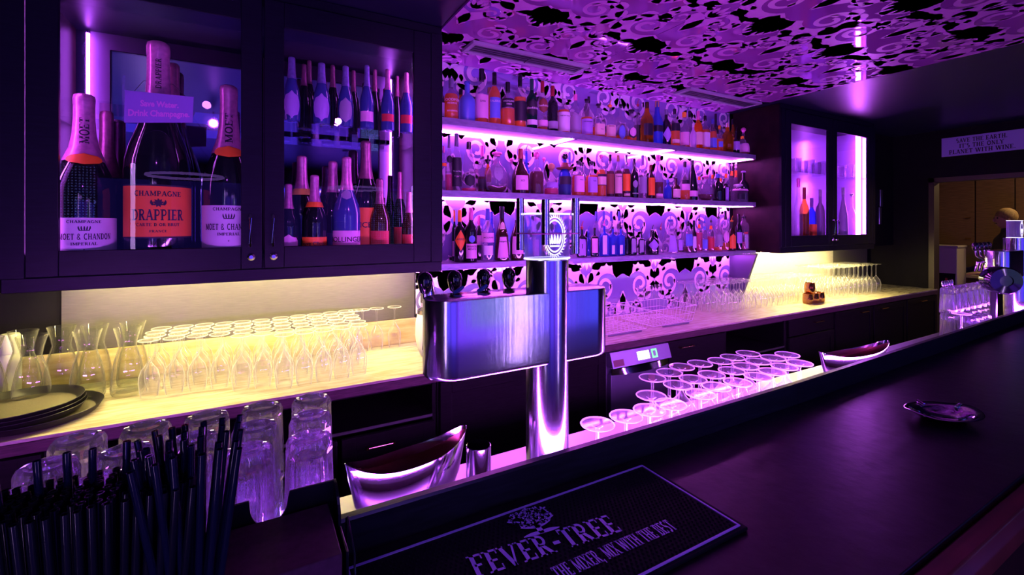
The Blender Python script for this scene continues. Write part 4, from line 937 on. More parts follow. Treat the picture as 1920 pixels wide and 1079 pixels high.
# ================================================================ STEMWARE
def stem_glass(g, fr, br, bowl=.52, label='', group='', cat='glass', loc=(0,0,0), rim='rim'):
    """upturned wine glass: rim on the surface, foot on top (height g, foot radius fr, bowl radius br)"""
    t = thing('wine_glass', label, cat, loc, 0, group)
    b = g*bowl
    pr = [(br*.80,0),(br*.90,b*.15),(br,b*.45),(br*.97,b*.62),(br*.78,b*.82),(br*.45,b*.95),(.012,b*1.02)]
    MB().lathe(pr, 22).build('bowl', M['glass'], t, angle=60)
    MB().lathe([(.012,b*1.02),(.0055,b*1.10),(.0042,b*1.3),(.0042,g*.90),(.007,g*.955),(.014,g*.975)], 12).build('stem', M['glass'], t, angle=60)
    f = MB().lathe([(.014,g*.975),(fr*.6,g*.985),(fr-.002,g-.0025),(fr-.002,g),(.001,g)], 26); f.mi = 1
    f.lathe([(fr-.0024,g-.0028),(fr,g-.0034),(fr+.0012,g-.0014),(fr,g+.0004),(fr-.0024,g+.0002)], 26).build('foot', [M['foot'], M[rim]], t, angle=60)
    return t
def place(proto, ch, spots, lab=None):
    for i, p in enumerate(spots):
        if i == 0: proto.location = p; proto.rotation_euler[2] = 0
        else: dup(proto, ch, p, random.uniform(0, 6))
# big glasses packed on the worktop beside the carafes: rows going back to the wall
P0 = []
x0 = onZ(283, 632, WT+.25)[0]
for x, yf in ((-.375,2.475),(-.288,2.47),(-.204,2.47),(-.120,2.455),(-.036,2.375),(.048,2.365),(.131,2.30),(.215,2.31),(.298,2.31),(.381,2.32),(.464,2.34)):
    j = 0
    while yf+j*.0835 < 2.775:
        P0.append((x+.008*(j % 2), yf+j*.0835, WT+.0005)); j += 1
wg = stem_glass(.24, .0395, .038, .56, 'upturned wine glass in the dense yellow-lit block on the worktop', 'upturned wine glasses under the champagne cabinet')
ch = tree(wg); place(wg, ch, P0)
for n, (u, v, lab) in enumerate(((660,576,'upturned wine glass at the wall side of the four loose ones'),(680,581,'upturned wine glass standing between block and loose pair'),
                      (695,571,'second last upturned wine glass before the white bucket'),(728,569,'lone upturned wine glass nearest to the white bucket'))):
    p = onZ(u, v, WT+.24); dup(wg, ch, (p.x, min(p.y, 2.755), WT+.0005), 0, lab)['group'] = 'loose upturned wine glasses'
bigblock = [wg]
# far blocks
P1 = []
for j in range(4):
    for i in range(22):
        x = 3.18+i*.082+(.04 if j % 2 else 0)-(.0 if j > 1 else -.12*(2-j)); y = 2.765-(3-j)*.085 if False else 2.50+j*.088
        (P1.append((x, y, WT+.0005)) if x < 4.93 and not (3.94 < x < 4.09 and y > 2.66) else None)
wg2 = stem_glass(.24, .038, .040, .54, 'upturned wine glass in the long block between mirror wall and copper mugs', 'upturned wine glasses on the far worktop', rim='rimfar')
ch2 = tree(wg2); place(wg2, ch2, P1)
P2 = [(5.02+i*.098+(.04 if j % 2 else 0), 2.46+j*.1, WT+.0005) for j in range(4) for i in range(11)]
wg3 = stem_glass(.30, .044, .046, .52, 'taller upturned wine glass in the block next to the dark wall', 'tall upturned wine glasses beyond the copper mugs', rim='rimfar')
ch3 = tree(wg3); place(wg3, ch3, P2)
# three upright flutes by the mirror
for k in range(3):
    t = thing('champagne_flute', 'upright clear flute beside the wire racks, %s from the racks' % ordn(k+1), 'glass', (2.78+k*.10, 2.775, WT+.0005), 0, 'flutes at the mirror')
    MB().lathe([(.001,.004),(.03,.003),(.032,0),(.032,.002),(.006,.006)], 18).build('foot', M['glass'], t)
    MB().lathe([(.006,.006),(.004,.02),(.004,.09),(.008,.10)], 10).build('stem', M['glass'], t)
    MB().lathe([(.008,.10),(.024,.13),(.030,.18),(.027,.23)], 18).build('bowl', M['glass'], t)
# small stem glasses on the lowest shelf beside the cabinet
for k, (x, y) in enumerate(((.955,2.60),(1.0,2.66),(.96,2.73))):
    t = thing('grappa_glass', 'tiny tulip stem glass on the lowest shelf, %s from the cabinet' % ordn(k+1), 'glass', (x, y, 1.3995), 0, 'small glasses on the lowest shelf')
    MB().lathe([(.001,.003),(.026,.002),(.027,0),(.005,.005),(.0035,.03),(.0035,.08),(.007,.088)], 16).build('foot', M['glass'], t)
    MB().lathe([(.007,.088),(.024,.105),(.027,.125),(.018,.15),(.020,.178)], 16).build('bowl', M['glass'], t)
# coupes / small wine glasses on the service ledge
LG = [(490,325),(585,295),(655,263),(757,245),(870,230),(940,210),(1028,188),(483,425),(632,365),(718,332),(822,307),(935,285),(1015,260),(1083,233),(1168,213),(1248,195),
      (495,515),(612,480),(760,415),(850,375),(970,350),(1085,318),(1165,290),(1232,263),(1318,242),(370,555),(218,605),(85,650),(1060,386),(1160,360),(1245,330),(1335,300),(1415,275)]
wg4 = stem_glass(.19, .040, .036, .50, 'upturned small wine glass on the service ledge, its pink-lit foot above the rail', 'upturned glasses on the service ledge')
ch4 = tree(wg4); sp = []
for (a, b) in LG:
    p = onZ(1060+a/3, 600+b/3, ZS+.19)
    if p.x < .71: p.x = .712
    if all((p.x-q[0])**2+(p.y-q[1])**2 > .072**2 for q in sp): sp.append((p.x, max(p.y, .852+max(0, p.x-kx)*.022), ZS+.0005))
place(wg4, ch4, sp)
# ================================================================ CARAFES, WHITE BOTTLE, TRAYS, BUCKET
cl = ['carafe beside the wine glass block, front one','carafe half behind the front one next to the glass block','carafe standing second from the glass block','carafe behind the second one','carafe third along from the glass block, alone',
      'carafe behind, fourth from the glass block','carafe in front of the white bottle, beside the trays','carafe overlapping the white bottle','carafe behind the end of the tray stack','carafe furthest along the worktop, past the trays']
CP = [(-.462,2.560),(-.468,2.700),(-.597,2.575),(-.603,2.712),(-.72,2.735),(-.83,2.70),(-.765,2.568),(-.98,2.70),(-.902,2.600)]
for k, (u, v) in enumerate(CP):
    p = Vector((u, v, 0))
    t = thing('carafe', 'clear glass wine '+cl[k], 'carafe', (p.x, min(p.y, 2.735), WT+.0005), 0, 'glass carafes')
    MB().lathe([(.001,.012),(.043,.010),(.053,.0),(.0585,.012),(.0595,.03),(.056,.09),(.046,.15),(.034,.19),(.031,.205),(.036,.235),(.048,.285),(.0465,.285),(.033,.235),(.029,.205),(.031,.19),(.043,.15),(.053,.09),(.056,.03),(.054,.016),(.001,.014)], 26).build('glass_body', M['carafe'], t, angle=70)
p = onZ(37, 612, WT+.28)
t = thing('white_bottle', 'white cylindrical bottle with cap standing behind the carafes', 'bottle', (-.897, 2.785, WT+.0005))
MB().lathe([(.03,0),(.035,.003),(.036,.14),(.034,.165),(.028,.178)], 20).build('body', M['white'], t, angle=40)
MB().lathe([(.028,.178),(.032,.18),(.032,.255),(.029,.262),(.001,.262)], 20).build('cap', M['white'], t)
tb = pmat('black_tray_plastic', (.012,.011,.012), .42); tn = pmat('tray_nonslip_surface', (.10,.085,.06), .75, noise=.15, nscale=160, bump=.3)
tl = ['round black serving tray at the bottom of the stack, shifted out','round black serving tray, second in the stack','round black serving tray, third in the stack','round black serving tray lying topmost in the stack']
for k in range(4):
    cx_, cy_ = (-.745, 2.405) if k else (-.715, 2.415)
    t = thing('serving_tray', tl[k], 'tray', (cx_-(.004*k), cy_, WT+.001+k*.0135), 0, 'stacked round trays'); R = .185 if k else .20
    MB().lathe([(.001,0),(R*.88,0),(R*.93,.004),(R,.026),(R+.003,.028),(R+.002,.030),(R-.003,.027),(R*.91,.007),(R*.88,.0045),(.001,.0045)], 48).build('rim', tb, t, angle=50)
    MB().lathe([(.001,.0052),(R*.875,.0052),(R*.875,.0046)], 48).build('nonslip_surface', tn, t)
p = onZ(800, 640, WT)
t = thing('ceramic_bucket', 'white rounded ceramic bucket half hidden by the beer tower', 'bucket', (.885, 2.45, WT+.001))
MB().lathe([(.001,.004),(.05,.0),(.066,.006),(.09,.06),(.10,.12),(.098,.19),(.088,.235),(.085,.24),(.082,.235),(.092,.19),(.094,.12),(.084,.06),(.06,.012),(.001,.010)], 32).build('bowl', M['white'], t, angle=60)
MB().lathe([(.082,.241),(.088,.241),(.088,.262),(.082,.262)], 28).build('steel_rim', M['steel2'], t)
t = thing('cocktail_shaker', 'lilac glass cup with steel collar above the white bucket', 'shaker', (.935, 2.68, WT+.001))
MB().lathe([(.04,0),(.045,.26),(.043,.262)], 20).build('glass_body', BG['clear'], t)
MB().lathe([(.046,.262),(.046,.31),(.03,.39),(.02,.41),(.001,.412)], 20).build('steel_top', M['steel2'], t)
# copper mugs
for k, (u, v, d_) in enumerate(((1523,552,0),(1541,553,0),(1557,549,0),(1524,533,1))):
    p = onZ(u, v, WT) if not d_ else None
    if k < 3: loc = (4.49+k*.098, 2.375, WT+.0005)
    else: loc = (4.52, 2.375, WT+.098)
    t = thing('copper_mug', ['copper mug at the glass block side of the row','copper mug in the middle of the row','copper mug with handle pointing at the dark wall','copper mug stacked on top of the others'][k], 'mug', loc, 0, 'copper mugs')
    MB().lathe([(.001,.003),(.036,.0),(.042,.006),(.044,.05),(.041,.09),(.0425,.094),(.040,.092),(.040,.05),(.038,.01),(.001,.008)], 24).build('cup', M['copper'], t, angle=50)
    hp = [(.042+.030*math.sin(PI*i/10), 0, .018+.062*i/10) for i in range(11)]
    MB().tube(hp, .0035, 8).build('handle', M['copper'], t)
# wire racks
wire = pmat('white_coated_wire', (.70,.62,.74), .35)
def wire_rack(x0, x1, y0, y1, h, label):
    t = thing('wire_rack', label, 'rack', ((x0+x1)/2, (y0+y1)/2, WT+.002), 0, 'wire racks on the worktop'); X = (x1-x0)/2; Y = (y1-y0)/2
    f = MB()
    for z, r in ((h, .0026), (h*.55, .0016), (.006, .0026)):
        s = .88 if z < .01 else (.94 if z < h else 1)
        f.tube([(-X*s,-Y*s,z),(X*s,-Y*s,z),(X*s,Y*s,z),(-X*s,Y*s,z),(-X*s,-Y*s,z)], r, 6)
    f.build('frame', wire, t)
    g = MB(); n = 13
    for i in range(n+1):
        q = -1+2*i/n
        g.tube([(q*X,-Y,h),(q*X*.88,-Y*.88,.006),(q*X*.88,Y*.88,.006),(q*X,Y,h)], .0011, 4)
    for i in range(9):
        q = -1+2*i/8
        g.tube([(-X,q*Y,h),(-X*.88,q*Y*.88,.006),(X*.88,q*Y*.88,.006),(X,q*Y,h)], .0011, 4)
    g.build('wire_mesh', wire, t)
    MB().box(-X*.6, X*.6, -Y-.006, -Y-.002, -.001, .008).build('front_rail', M['grey'], t)
wire_rack(1.93, 2.43, 2.32, 2.70, .125, 'white wire glass rack beside the beer tower on the pink-lit worktop')
wire_rack(2.46, 2.92, 2.34, 2.70, .125, 'white wire glass rack, the one touching the wine glass block')
# ================================================================ BEER TOWER
def beer_tower(tx, label, group='beer towers', full=True):
    t = thing('beer_tower', label, 'beer tower', (tx, .905, ZS+.0005)); z0 = 1.3155-ZS; z1 = 1.4766-ZS
    MB().lathe([(.066,0),(.066,.008),(.052,.012),(.050,.014)], 36).build('base_flange', M['steel'], t)
    MB().lathe([(.050,.014),(.050,.578),(.046,.580),(.001,.580)], 48).build('column', M['steel'], t, angle=50)
    r = .056; xl, xr = -.240, .114; out = []
    for i in range(17): a = PI/2+PI*i/16; out.append((xl+r*math.cos(a), .012+r*math.sin(a)))
    for i in range(17): a = -PI/2+PI*i/16; out.append((xr+r*math.cos(a), .012+r*math.sin(a)))
    def ringz(z, s): return [(x+(-s if x > 0 else s)*0+(x-.0)*0, .012+(y-.012)*(1-s*12), z) if False else ((x-(-.063))*(1-s*2)+(-.063), .012+(y-.012)*(1-s*8), z) for x, y in out]
    MB().grid([ringz(z0, .006), ringz(z0+.004, .001), ringz(z0+.008, 0), ringz(z1-.006, 0), ringz(z1-.001, .002), ringz(z1, .008)], True, True, True).build('tap_body', M['steel'], t, angle=50)
    # tap levers with black ball knobs on the barman's side
    for k, dx in enumerate((-.262, -.19, -.115, -.045, .05)[:5 if full else 4]):
        lv = MB().tube([(dx, .075, z1-.06), (dx, .10, z1-.035), (dx, .105, z1+.005)], .006, 8).build('tap_lever', M['steel2'], t)
        MB().lathe([(.006,z1-.004),(.011,z1+.0),(.0155,z1+.012),(.0175,z1+.026),(.0150,z1+.038),(.007,z1+.045),(.001,z1+.046)], 18, dx, .105).build('knob', M['blackball'], lv)
        MB().tube([(dx, .068, z1-.07), (dx, .095, z1-.075), (dx, .105, z1-.13)], .007, 8).build('spout', M['steel2'], t)
    # clear badge block with crest
    bz0, bz1 = .582, .685; B = MB(); n = 18
    rows = []
    for z, s in ((bz0, .96), (bz0+.004, 1), (bz1-.004, 1), (bz1, .96)):
        rows.append([((abs(math.cos(2*PI*i/36))**.6)*math.copysign(1, math.cos(2*PI*i/36))*.055*s, (abs(math.sin(2*PI*i/36))**.6)*math.copysign(1, math.sin(2*PI*i/36))*.030*s, z) for i in range(36)])
    B.grid(rows, True, True, True).build('crystal_badge', M['acrylic'], t, angle=40)
    em = emat('engraving_glow', (.80,.72,1.0), 1.9)  # glow put into crest and edges to brighten the badge
    e = MB()
    for rr, w2 in ((.86, .045), (1.03, .035)):
        e.grid([[((rr+s*w2)*.027*math.cos(2*PI*i/40), -.0312, .634+(rr+s*w2)*.042*math.sin(2*PI*i/40)) for i in range(40)] for s in (-1, 1)], True)
    for i in range(34):
        a = 2*PI*i/34; f1, f2 = 1.08, 1.26
        e.face([(.027*f1*math.cos(a-.05), -.0312, .634+.042*f1*math.sin(a-.05)), (.027*f1*math.cos(a+.05), -.0312, .634+.042*f1*math.sin(a+.05)), (.027*f2*math.cos(a+.11), -.0312, .634+.042*f2*math.sin(a+.11))])
    for k in range(-2, 3): leaf(e, lambda x, y, z: (x, -.0312, y), (k*.0055, .616), PI/2-k*.28, .022, .0026, k*.3, 0)
    e.face([(-.013,-.0312,.609),(.013,-.0312,.609),(.014,-.0312,.613),(-.014,-.0312,.613)])
    e.build('engraved_crest', em, t, smooth=False)
    for zz in (bz1+.0005, bz0-.0005): MB().tube([(x, y, zz) for x, y, z in rows[1]+rows[1][:1]], .0021, 6, False).build('glow_edge', em, t)
    return t
def tubes_on(tx):
    for k, (dx, dy, za, zb, lab) in enumerate(((-.034, -.044, .615, .716, 'chrome tube strapped to the crystal badge, shorter front one'), (-.050, .040, .600, .722, 'chrome tube strapped behind the crystal badge, bucket side'), (.060, -.030, .592, .722, 'tall chrome tube strapped to the crystal badge, dishwasher side'))):
        o = MB().lathe([(.0075,za),(.0095,za),(.0095,zb),(.0080,zb),(.0080,za+.01)], 20).build('chrome_tube', M['steel2'], None, angle=50, loc=(tx+dx, .905+dy, ZS+.0005))
        tag(o, lab, 'tube', 'chrome tubes on the beer tower')
    pts = [(-.060,.0,0),(-.055,-.040,0),(-.036,-.055,0),(.03,-.042,0),(.058,-.0405,0),(.0715,-.030,0),(.066,-.015,0),(.056,.030,0),(0,.038,0),(-.050,.0515,0),(-.061,.042,0),(-.0600,.0,0)]
    b = MB().tube([(x, y, .640-.0) for x, y, z in pts], .0015, 6, False).build('rubber_band', M['pinkband'], None, loc=(tx, .905, ZS))
    tag(b, 'pink rubber band stretched round crystal badge and chrome tubes', 'rubber band')
beer_tower(.607, 'T-shaped steel beer tower with crystal badge in the middle of the bar')
tubes_on(.607)
bt2 = beer_tower(4.10, 'second T-shaped steel beer tower far along the bar near the doorway', full=False); bt2.location.y = .955
# blue pour spouts lying on tower top
for k, (dx, dy) in enumerate(((-.218,.075),(-.160,.075))):
    o = MB().tube([(0,0,0),(.012,0,.004),(.024,0,.012)], [.003,.005,.0035], 8).build('blue_tag', CAPM['blue'], None, loc=(.607+dx, .905+dy-.03, 1.4766+.0035)); tag(o, 'small blue plastic clip on the beer tower, %s tap knob' % ('between first and second' if k == 0 else 'beside the third'), 'clip')
# ================================================================ STEEL THINGS ON THE LEDGE
def boat(loc, L, Wd, H, rz, label):
    t = thing('wine_cooler', label, 'wine cooler', loc, rz); n = 40
    def ring(s, z, up=0):
        r = []
        for i in range(n):
            a = 2*PI*i/n; c, q = math.cos(a), math.sin(a)
            r.append((L/2*s*c*(1 if abs(c) < .999 else 1.0), Wd/2*s*q*abs(q)**.25, z+up*(abs(c)**3)))
        return r
    MB().grid([ring(.55, 0), ring(.70, .02), ring(.86, H*.5), ring(1, H, H*.25), ring(.985, H+.001, H*.25), ring(.84, H*.5), ring(.66, .024), ring(.5, .006)], True, True, True).build('shell', M['steel2'], t, angle=60)
    MB().grid([ring(.978, H-.004, H*.25), ring(.83, H*.5-.0), ring(.655, .026), ring(.3, .012)], True, False, True).build('inside', pmat('maroon_inside', (.22,.05,.06), .3, metal=.6), t, angle=60)
    return t
boat((.318, 1.03, ZS+.0005), .30, .10, .13, .16, 'boat-shaped polished steel wine cooler with maroon inside beside the tumblers')
boat((2.22, .985, ZS+.0005), .47, .10, .12, -.1, 'second steel boat-shaped cooler beyond the pink-lit glasses')
t = thing('steel_cup', 'small open steel cylinder standing beside the beer tower foot', 'cup', (.443, .934, ZS+.0005))
MB().lathe([(.001,.002),(.0265,0),(.0275,.003),(.0275,.168),(.0258,.169),(.0255,.166),(.0255,.01),(.001,.006)], 30).build('tube', M['steel2'], t, angle=50)
# folded cloth on the ledge
p = onZ(1690, 637, ZS+.02)
o = MB().box(-.07, .07, -.05, .05, 0, .018).build('folded_cloth', pmat('blue_bar_cloth', (.06,.05,.30), .8), None, bevel=.008, loc=(2.56, 1.00, ZS+.001)); tag(o, 'folded blue bar cloth on the ledge beyond the second steel cooler', 'cloth')
# ================================================================ TUMBLERS, UPTURNED AND STACKED, BESIDE THE RAIL
def facet_tumbler(loc, label, group):
    t = thing('tumbler', label, 'glass', loc, 0, group); H = .148; n = 20
    def ring(r, z, f=0): return [(r*(1+f*(1 if j % 2 else -1))*math.cos(2*PI*j/n), r*(1+f*(1 if j % 2 else -1))*math.sin(2*PI*j/n), z) for j in range(n)]
    rows = [ring(.0405,0), ring(.0415,.006), ring(.0405,.03,.008), ring(.0385,.06,.045), ring(.036,.125,.06), ring(.036,.136,.07), ring(.033,.146,.03), ring(.026,.148,0), ring(.020,.144,0), ring(.001,.143,0)]
    inn = [ring(.001,.118,0), ring(.028,.118), ring(.031,.112), ring(.0345,.06), ring(.0375,.006), ring(.0405,0)]
    MB().grid(rows, True).grid(inn, True).build('glass_body', M['tumbler'], t, angle=18)
    return t
tp = None; tlist = []
for i, x in enumerate((.10,.008,-.084,-.176,-.268)):
    for j, y in enumerate((.862,.957,1.052)):
        tlist.append((x+.012*(j-1), y, i, j))
posn = ['beside the steel cooler','second file from the steel cooler','middle file','fourth file from the steel cooler','file behind the straws']
rown = ['next to the rail','in the middle row','at the aisle side']
for (x, y, i, j) in tlist:
    for k in (0, 1):
        lab = 'faceted tumbler, %s of its stack, %s, %s' % (('bottom','top')[k], posn[i], rown[j])
        z = ZS+.0005+k*.1495
        if tp is None: tp = facet_tumbler((x, y, z), lab, 'stacked faceted tumblers'); tch = tree(tp)
        else: dup(tp, tch, (x, y, z), random.uniform(0, 3), lab)
# far end: tumblers and odd glasses on the ledge near the second tower
for k in range(14):
    i, j = k % 7, k//7
    dup(tp, tch, (3.50+.092*i, 1.08-.093*j if i < 3 else 1.08, ZS+.0005+(.1495 if (i >= 3 and j) else 0)), 0, 'faceted tumbler near the second beer tower, %s of the far cluster' % ordn(k+1))['group'] = 'tumblers by the second beer tower'
for k in range(3):
    dup(tp, tch, (3.50+.092*k, 1.08, ZS+.0005+.1495), 0, 'faceted tumbler on top of the far cluster, %s along' % ordn(k+1))['group'] = 'tumblers by the second beer tower'
g_ = dup(wg4, ch4, (3.28, .96, ZS+.0005), 0, 'single upturned stem glass before the second beer tower'); g_['group'] = 'glasses by the second beer tower'
t = thing('steel_cup', 'small steel measuring cup beside the lone stem glass', 'cup', (3.10, .93, ZS+.0005))
MB().lathe([(.001,.002),(.028,0),(.030,.11),(.028,.11),(.026,.01),(.001,.006)], 24).build('cup', M['steel2'], t)
boat((3.50, .905, ZS+.0005), .26, .07, .115, .03, 'long steel cooler before the second beer tower')
t = thing('knob_dispenser', 'black round-faced dispenser standing by the second beer tower', 'dispenser', (3.77, .90, ZS+.0005), 0)
bd = MB().lathe([(.001,0),(.062,0),(.076,.012),(.078,.10),(.070,.115),(.030,.118),(.030,.112),(.001,.112)], 30).build('drum', M['blackball'], t, angle=40); bd.location = (0, .06, .345); bd.rotation_euler = (PI/2, 0, -.9)
MB().box(-.012, .012, .05, .075, 0, .30).box(-.05, .05, .02, .10, 0, .012).build('stand', M['blackp'], t, bevel=.002)
for k in range(5):
    t = thing('bar_spoon', 'steel utensil hanging by the kitchen doorway side, %s of five' % ordn(k+1), 'utensil', (3.66+.035*k, 1.155, ZS+.0005), 0, 'bar utensils')
    MB().tube([(0,0,.0),(0,0,.28)], .003, 6).sphere((0,0,.30), .016, 12, 8, 1, .4, 1.3).build('spoon', M['steel2'], t)
# ================================================================ BAR MAT
hb_ = .475; mz = BH_+.0005
mx0, mx1, my0, my1 = .12, .757, .500, .750
t = thing('bar_mat', 'black rubber bar mat with violet border and tree emblem', 'bar mat', (0, 0, mz))
MB().box(mx0, mx1, my0, my1, 0, .0065).build('base', M['rubber'], t, bevel=.002)
bd = MB(); q = .0035; ix0, ix1, iy0, iy1 = mx0+.008, mx1-.010, my0+.008, my1-.008
zt = .0085
bd.box(ix0, ix1, iy1-q, iy1, .0066, zt).box(ix0, ix1, iy0, iy0+q, .0066, zt).box(ix1-q, ix1, iy0+q, iy1-q, .0066, zt).box(ix0, ix0+q, iy0+q, iy1-q, .0066, zt)
bd.build('border', M['print'], t, smooth=False)
nb = MB(); r_ = .0022; yy = iy0+.010; rw = 0
while yy < iy1-.008:
    xx = ix0+.010+(.0045 if rw % 2 else 0)
    while xx < ix1-.008:
        a = [(xx+r_*math.cos(2*PI*k/6), yy+r_*math.sin(2*PI*k/6)) for k in range(6)]
        nb.grid([[(x, y, .0066) for x, y in a], [(xx+(x-xx)*.7, yy+(y-yy)*.7, .0095) for x, y in a]], True, False, True)
        xx += .009
    yy += .0078; rw += 1
o = nb.build('nubs', M['rubber'], t, smooth=False); o['kind'] = 'stuff'
# lettering is laid out along the mat, read from the customer side
def matf(x, y, z=0): return (x, y, .0102)
def matpt(u, v): return onZ(u, v, mz+.0102)
mb = MB()
# baseline of the name from photo: F starts near (893,1079), last E ends near (1170,1000)
pA = matpt(893, 1085); pB = matpt(1171, 995); pTop = matpt(1158, 968)
def frame_text(s, a, b, h, first=None, sp=.06, shear=0):
    L = (b-a).length; w0 = serif_width(s, 1, sp); ws = L/(w0*h); ux = (b-a).normalized(); uy = Vector((-ux.y, ux.x, 0))
    serif(mb, s, h, 0, 0, lambda x, y, z: tuple((a+b)/2+ux*x+uy*y+Vector((0, 0, -mz+.0))), sp, wscale=ws, shear=shear)
hh = (pTop-pB).length*1.22
ux = (pB-pA).normalized()
frame_text('FEVER-TREE', pA, pB, hh)
pC = matpt(1272, 992); pD = pC-ux*((pB-pA).length*1.62)
pC2 = matpt(1282, 983)
frame_text('THE MIXER, MIX WITH THE BEST', matpt(1050, 1090), pC, hh*.60, sp=.03)
uy = Vector((-ux.y, ux.x, 0)); 
# tree emblem above the name
tc = matpt(1016, 998); 
def TT(x, y, z): p = tc+ux*x+uy*y; return (p.x, p.y, .0102)
S = .034
leaf(mb, TT, (0, -.004), PI/2, S*.9, S*.14, .1, 0)
for k in (-1, 1): leaf(mb, TT, (0, 0), PI/2-PI/2*k*.95, S*1.0, S*.12, -k*.2, 0)
for k in range(150):
    a = random.uniform(0, 2*PI); r0 = math.sqrt(random.random())
    px_, py_ = S*1.15*r0*math.cos(a), S*1.25+S*.72*r0*math.sin(a)
    if py_ < S*.75 and abs(px_) > S*.8: continue
    leaf(mb, TT, (px_, py_), random.uniform(.2, PI-.2), S*.22, S*.045, random.uniform(-.5, .5), 0, 3)
for k in range(7):
    a = PI*(k+.5)/7; leaf(mb, TT, (0, S*.4), a, S*.9, S*.05, .2*math.cos(a), 0)
n0 = [tuple(v) for v in mb.v]; mb.v = [(x, y, .0102) for x, y, z in n0]
mb.build('lettering', M['print'], t, smooth=False)
# ================================================================ ASHTRAY
t = thing('ashtray', 'shiny oval steel ashtray alone on the dark bar top', 'ashtray', (1.225, .535, BH_+.0005), math.radians(0)); n = 48
def oval(r, z, wv=0):
    return [(r*1.22*math.cos(2*PI*j/n), r*.86*math.sin(2*PI*j/n), z+wv*abs(math.cos(2*PI*j/n))**8) for j in range(n)]
pc_ = onZ(1768, 778, BH_+.012); t.location = (pc_.x, pc_.y, BH_+.0005); t.rotation_euler[2] = -.35
MB().grid([oval(.001,.004), oval(.036,.002), oval(.045,.0), oval(.060,.012), oval(.078,.020,.006), oval(.082,.021,.007), oval(.079,.0225,.007), oval(.056,.016), oval(.043,.006), oval(.001,.0055)], True).build('dish', M['steel2'], t, angle=60)
for a in (0.35, PI+.35, PI*.5):
    MB().tube([(.058*1.2*math.cos(a), .058*.86*math.sin(a), .0205), (.080*1.2*math.cos(a), .080*.86*math.sin(a), .0255)], .004, 8).build('rest', M['steel2'], t)
# ================================================================ CADDY, NAPKINS, STRAWS
t = thing('bar_caddy', 'black bar caddy with rounded wings holding napkins and straws', 'caddy', (0, 0, BH_+.0005)); zc = 1.227-BH_
c = MB(); X0, X1, Y0, Y1 = -.048, .112, .634, .772
def wall_shape(a, b, n=90):   # back wall outline with a scooped middle
    pts = []
    for i in range(n+1):
        s = i/n; z = zc
        if .28 < s < .59: z = zc-.042*(max(0, math.sin((s-.28)/.31*PI)))**.35
        if s < .06: z = zc-.018*(1-s/.06)**2
        pts.append((a+(b-a)*s, z))
    return pts
pts = wall_shape(X0, X1+.006)
rows = [[(x, Y1, 0) for x, z in pts], [(x, Y1, z) for x, z in pts], [(x, Y1+.004, z) for x, z in pts], [(x, Y1+.004, 0) for x, z in pts]]
MB().grid(rows, False).build('back_wall', M['blackp'], t, smooth=False)
MB().box(X0, X1+.006, Y0, Y1, 0, .004).box(X1+.002, X1+.006, Y0+.03, Y1, .004, .085).build('tray', M['blackp'], t, bevel=.001)
sw = MB(); pr = [(Y1, 0)]+[(Y1-.038+.038*math.cos(PI/2*(1-i/6)) if False else Y1-.045*i/6, zc-.0-.03*(i/6)**2.5) for i in range(7)]+[(Y1-.05, 0)]
sw.grid([[(X1+.002, y, z) for y, z in pr], [(X1+.006, y, z) for y, z in pr]], True, True, True).build('side_wing', M['blackp'], t, smooth=False)
MB().box(-.25, X0-.001, .635, .742, 0, .004).box(-.25, X0-.001, .635, .638, .004, .11).box(-.25, X0-.001, .739, .742, .004, .11).box(-.25, -.247, .638, .739, .004, .11).build('straw_holder', M['blackp'], t, bevel=.001)
nk = thing('napkin_stack', 'stack of burgundy paper napkins lying in the black caddy', 'napkins', (0, 0, BH_+.005)); nk['category'] = 'napkins'
z = 0
MB().box(X0+.008, .105, Y0+.004, .766, 0, .098).build('napkins', M['napkin'], nk, bevel=.002)
o = MB().tube([(.128,.742,.0),(.128,.742,.085),(.129,.735,.090),(.132,.70,.055),(.128,.67,.004)], .0016, 6).build('wire_clip', M['steel'], None, loc=(0, 0, BH_+.001)); tag(o, 'thin bent wire clip standing between caddy and bar mat', 'clip')
strawm = pmat('black_drinking_straw', (.010,.011,.020), .16, coat=.3); strawc = pmat('dark_blue_sheen_straw', (.008,.010,.035), .12, coat=.4)
def straw_mesh(L, r, mat, name):
    return MB().lathe([(r*.8,0),(r,0),(r,L),(r*.8,L),(r*.8,L*.5)], 10).mesh(name, [mat], angle=60)
ms = straw_mesh(.232, .0040, strawm, 'straw_short'); ml = straw_mesh(.268, .0040, strawc, 'straw_long')
SL = []
base_ = BH_+.006
def straw(me, x, y, tx, ty, lab, grp):
    o = bpy.data.objects.new('drinking_straw', me); COL.objects.link(o); o.location = (x, y, base_)
    o.rotation_euler = Vector((tx, ty, 1)).to_track_quat('Z', 'Y').to_euler(); tag(o, lab, 'straw', grp)
for i in range(17):
    for j in range(7):
        x = -.225+i*.0093+random.uniform(-.001,.001); y = .648+j*.0125+random.uniform(-.001,.001)
        straw(ms, x, y, (i-8)*.012+random.uniform(-.012,.012)-.02, (j-3)*.012+random.uniform(-.012,.012), 'short black straw in the dense bunch filling the caddy', 'dense bunch of short black straws')
for i in range(6):
    for j in range(5):
        x = -.064+i*.0055-.006*(j % 2); y = .652+j*.0180+random.uniform(-.001,.001)
        straw(ml, x-.008, y, (i-2.3)*.055+random.uniform(-.02,.02)-.02, (j-2)*.03+random.uniform(-.02,.02), 'long dark straw fanning out of the caddy beside the napkins', 'fan of long dark straws')
for k, (x, y, tx, ty) in enumerate(((-.222,.695,-.15,.05),(-.19,.70,-.06,.02),(-.175,.705,-.03,.03),(-.160,.71,.0,.0),(-.205,.69,-.12,.02),(-.13,.70,.0,.06),(-.098,.68,-.03,.0),(-.088,.69,.01,.0))):
    straw(ml, x, y, tx, ty, 'long dark straw poking up above the short bunch', 'long straws above the short bunch')
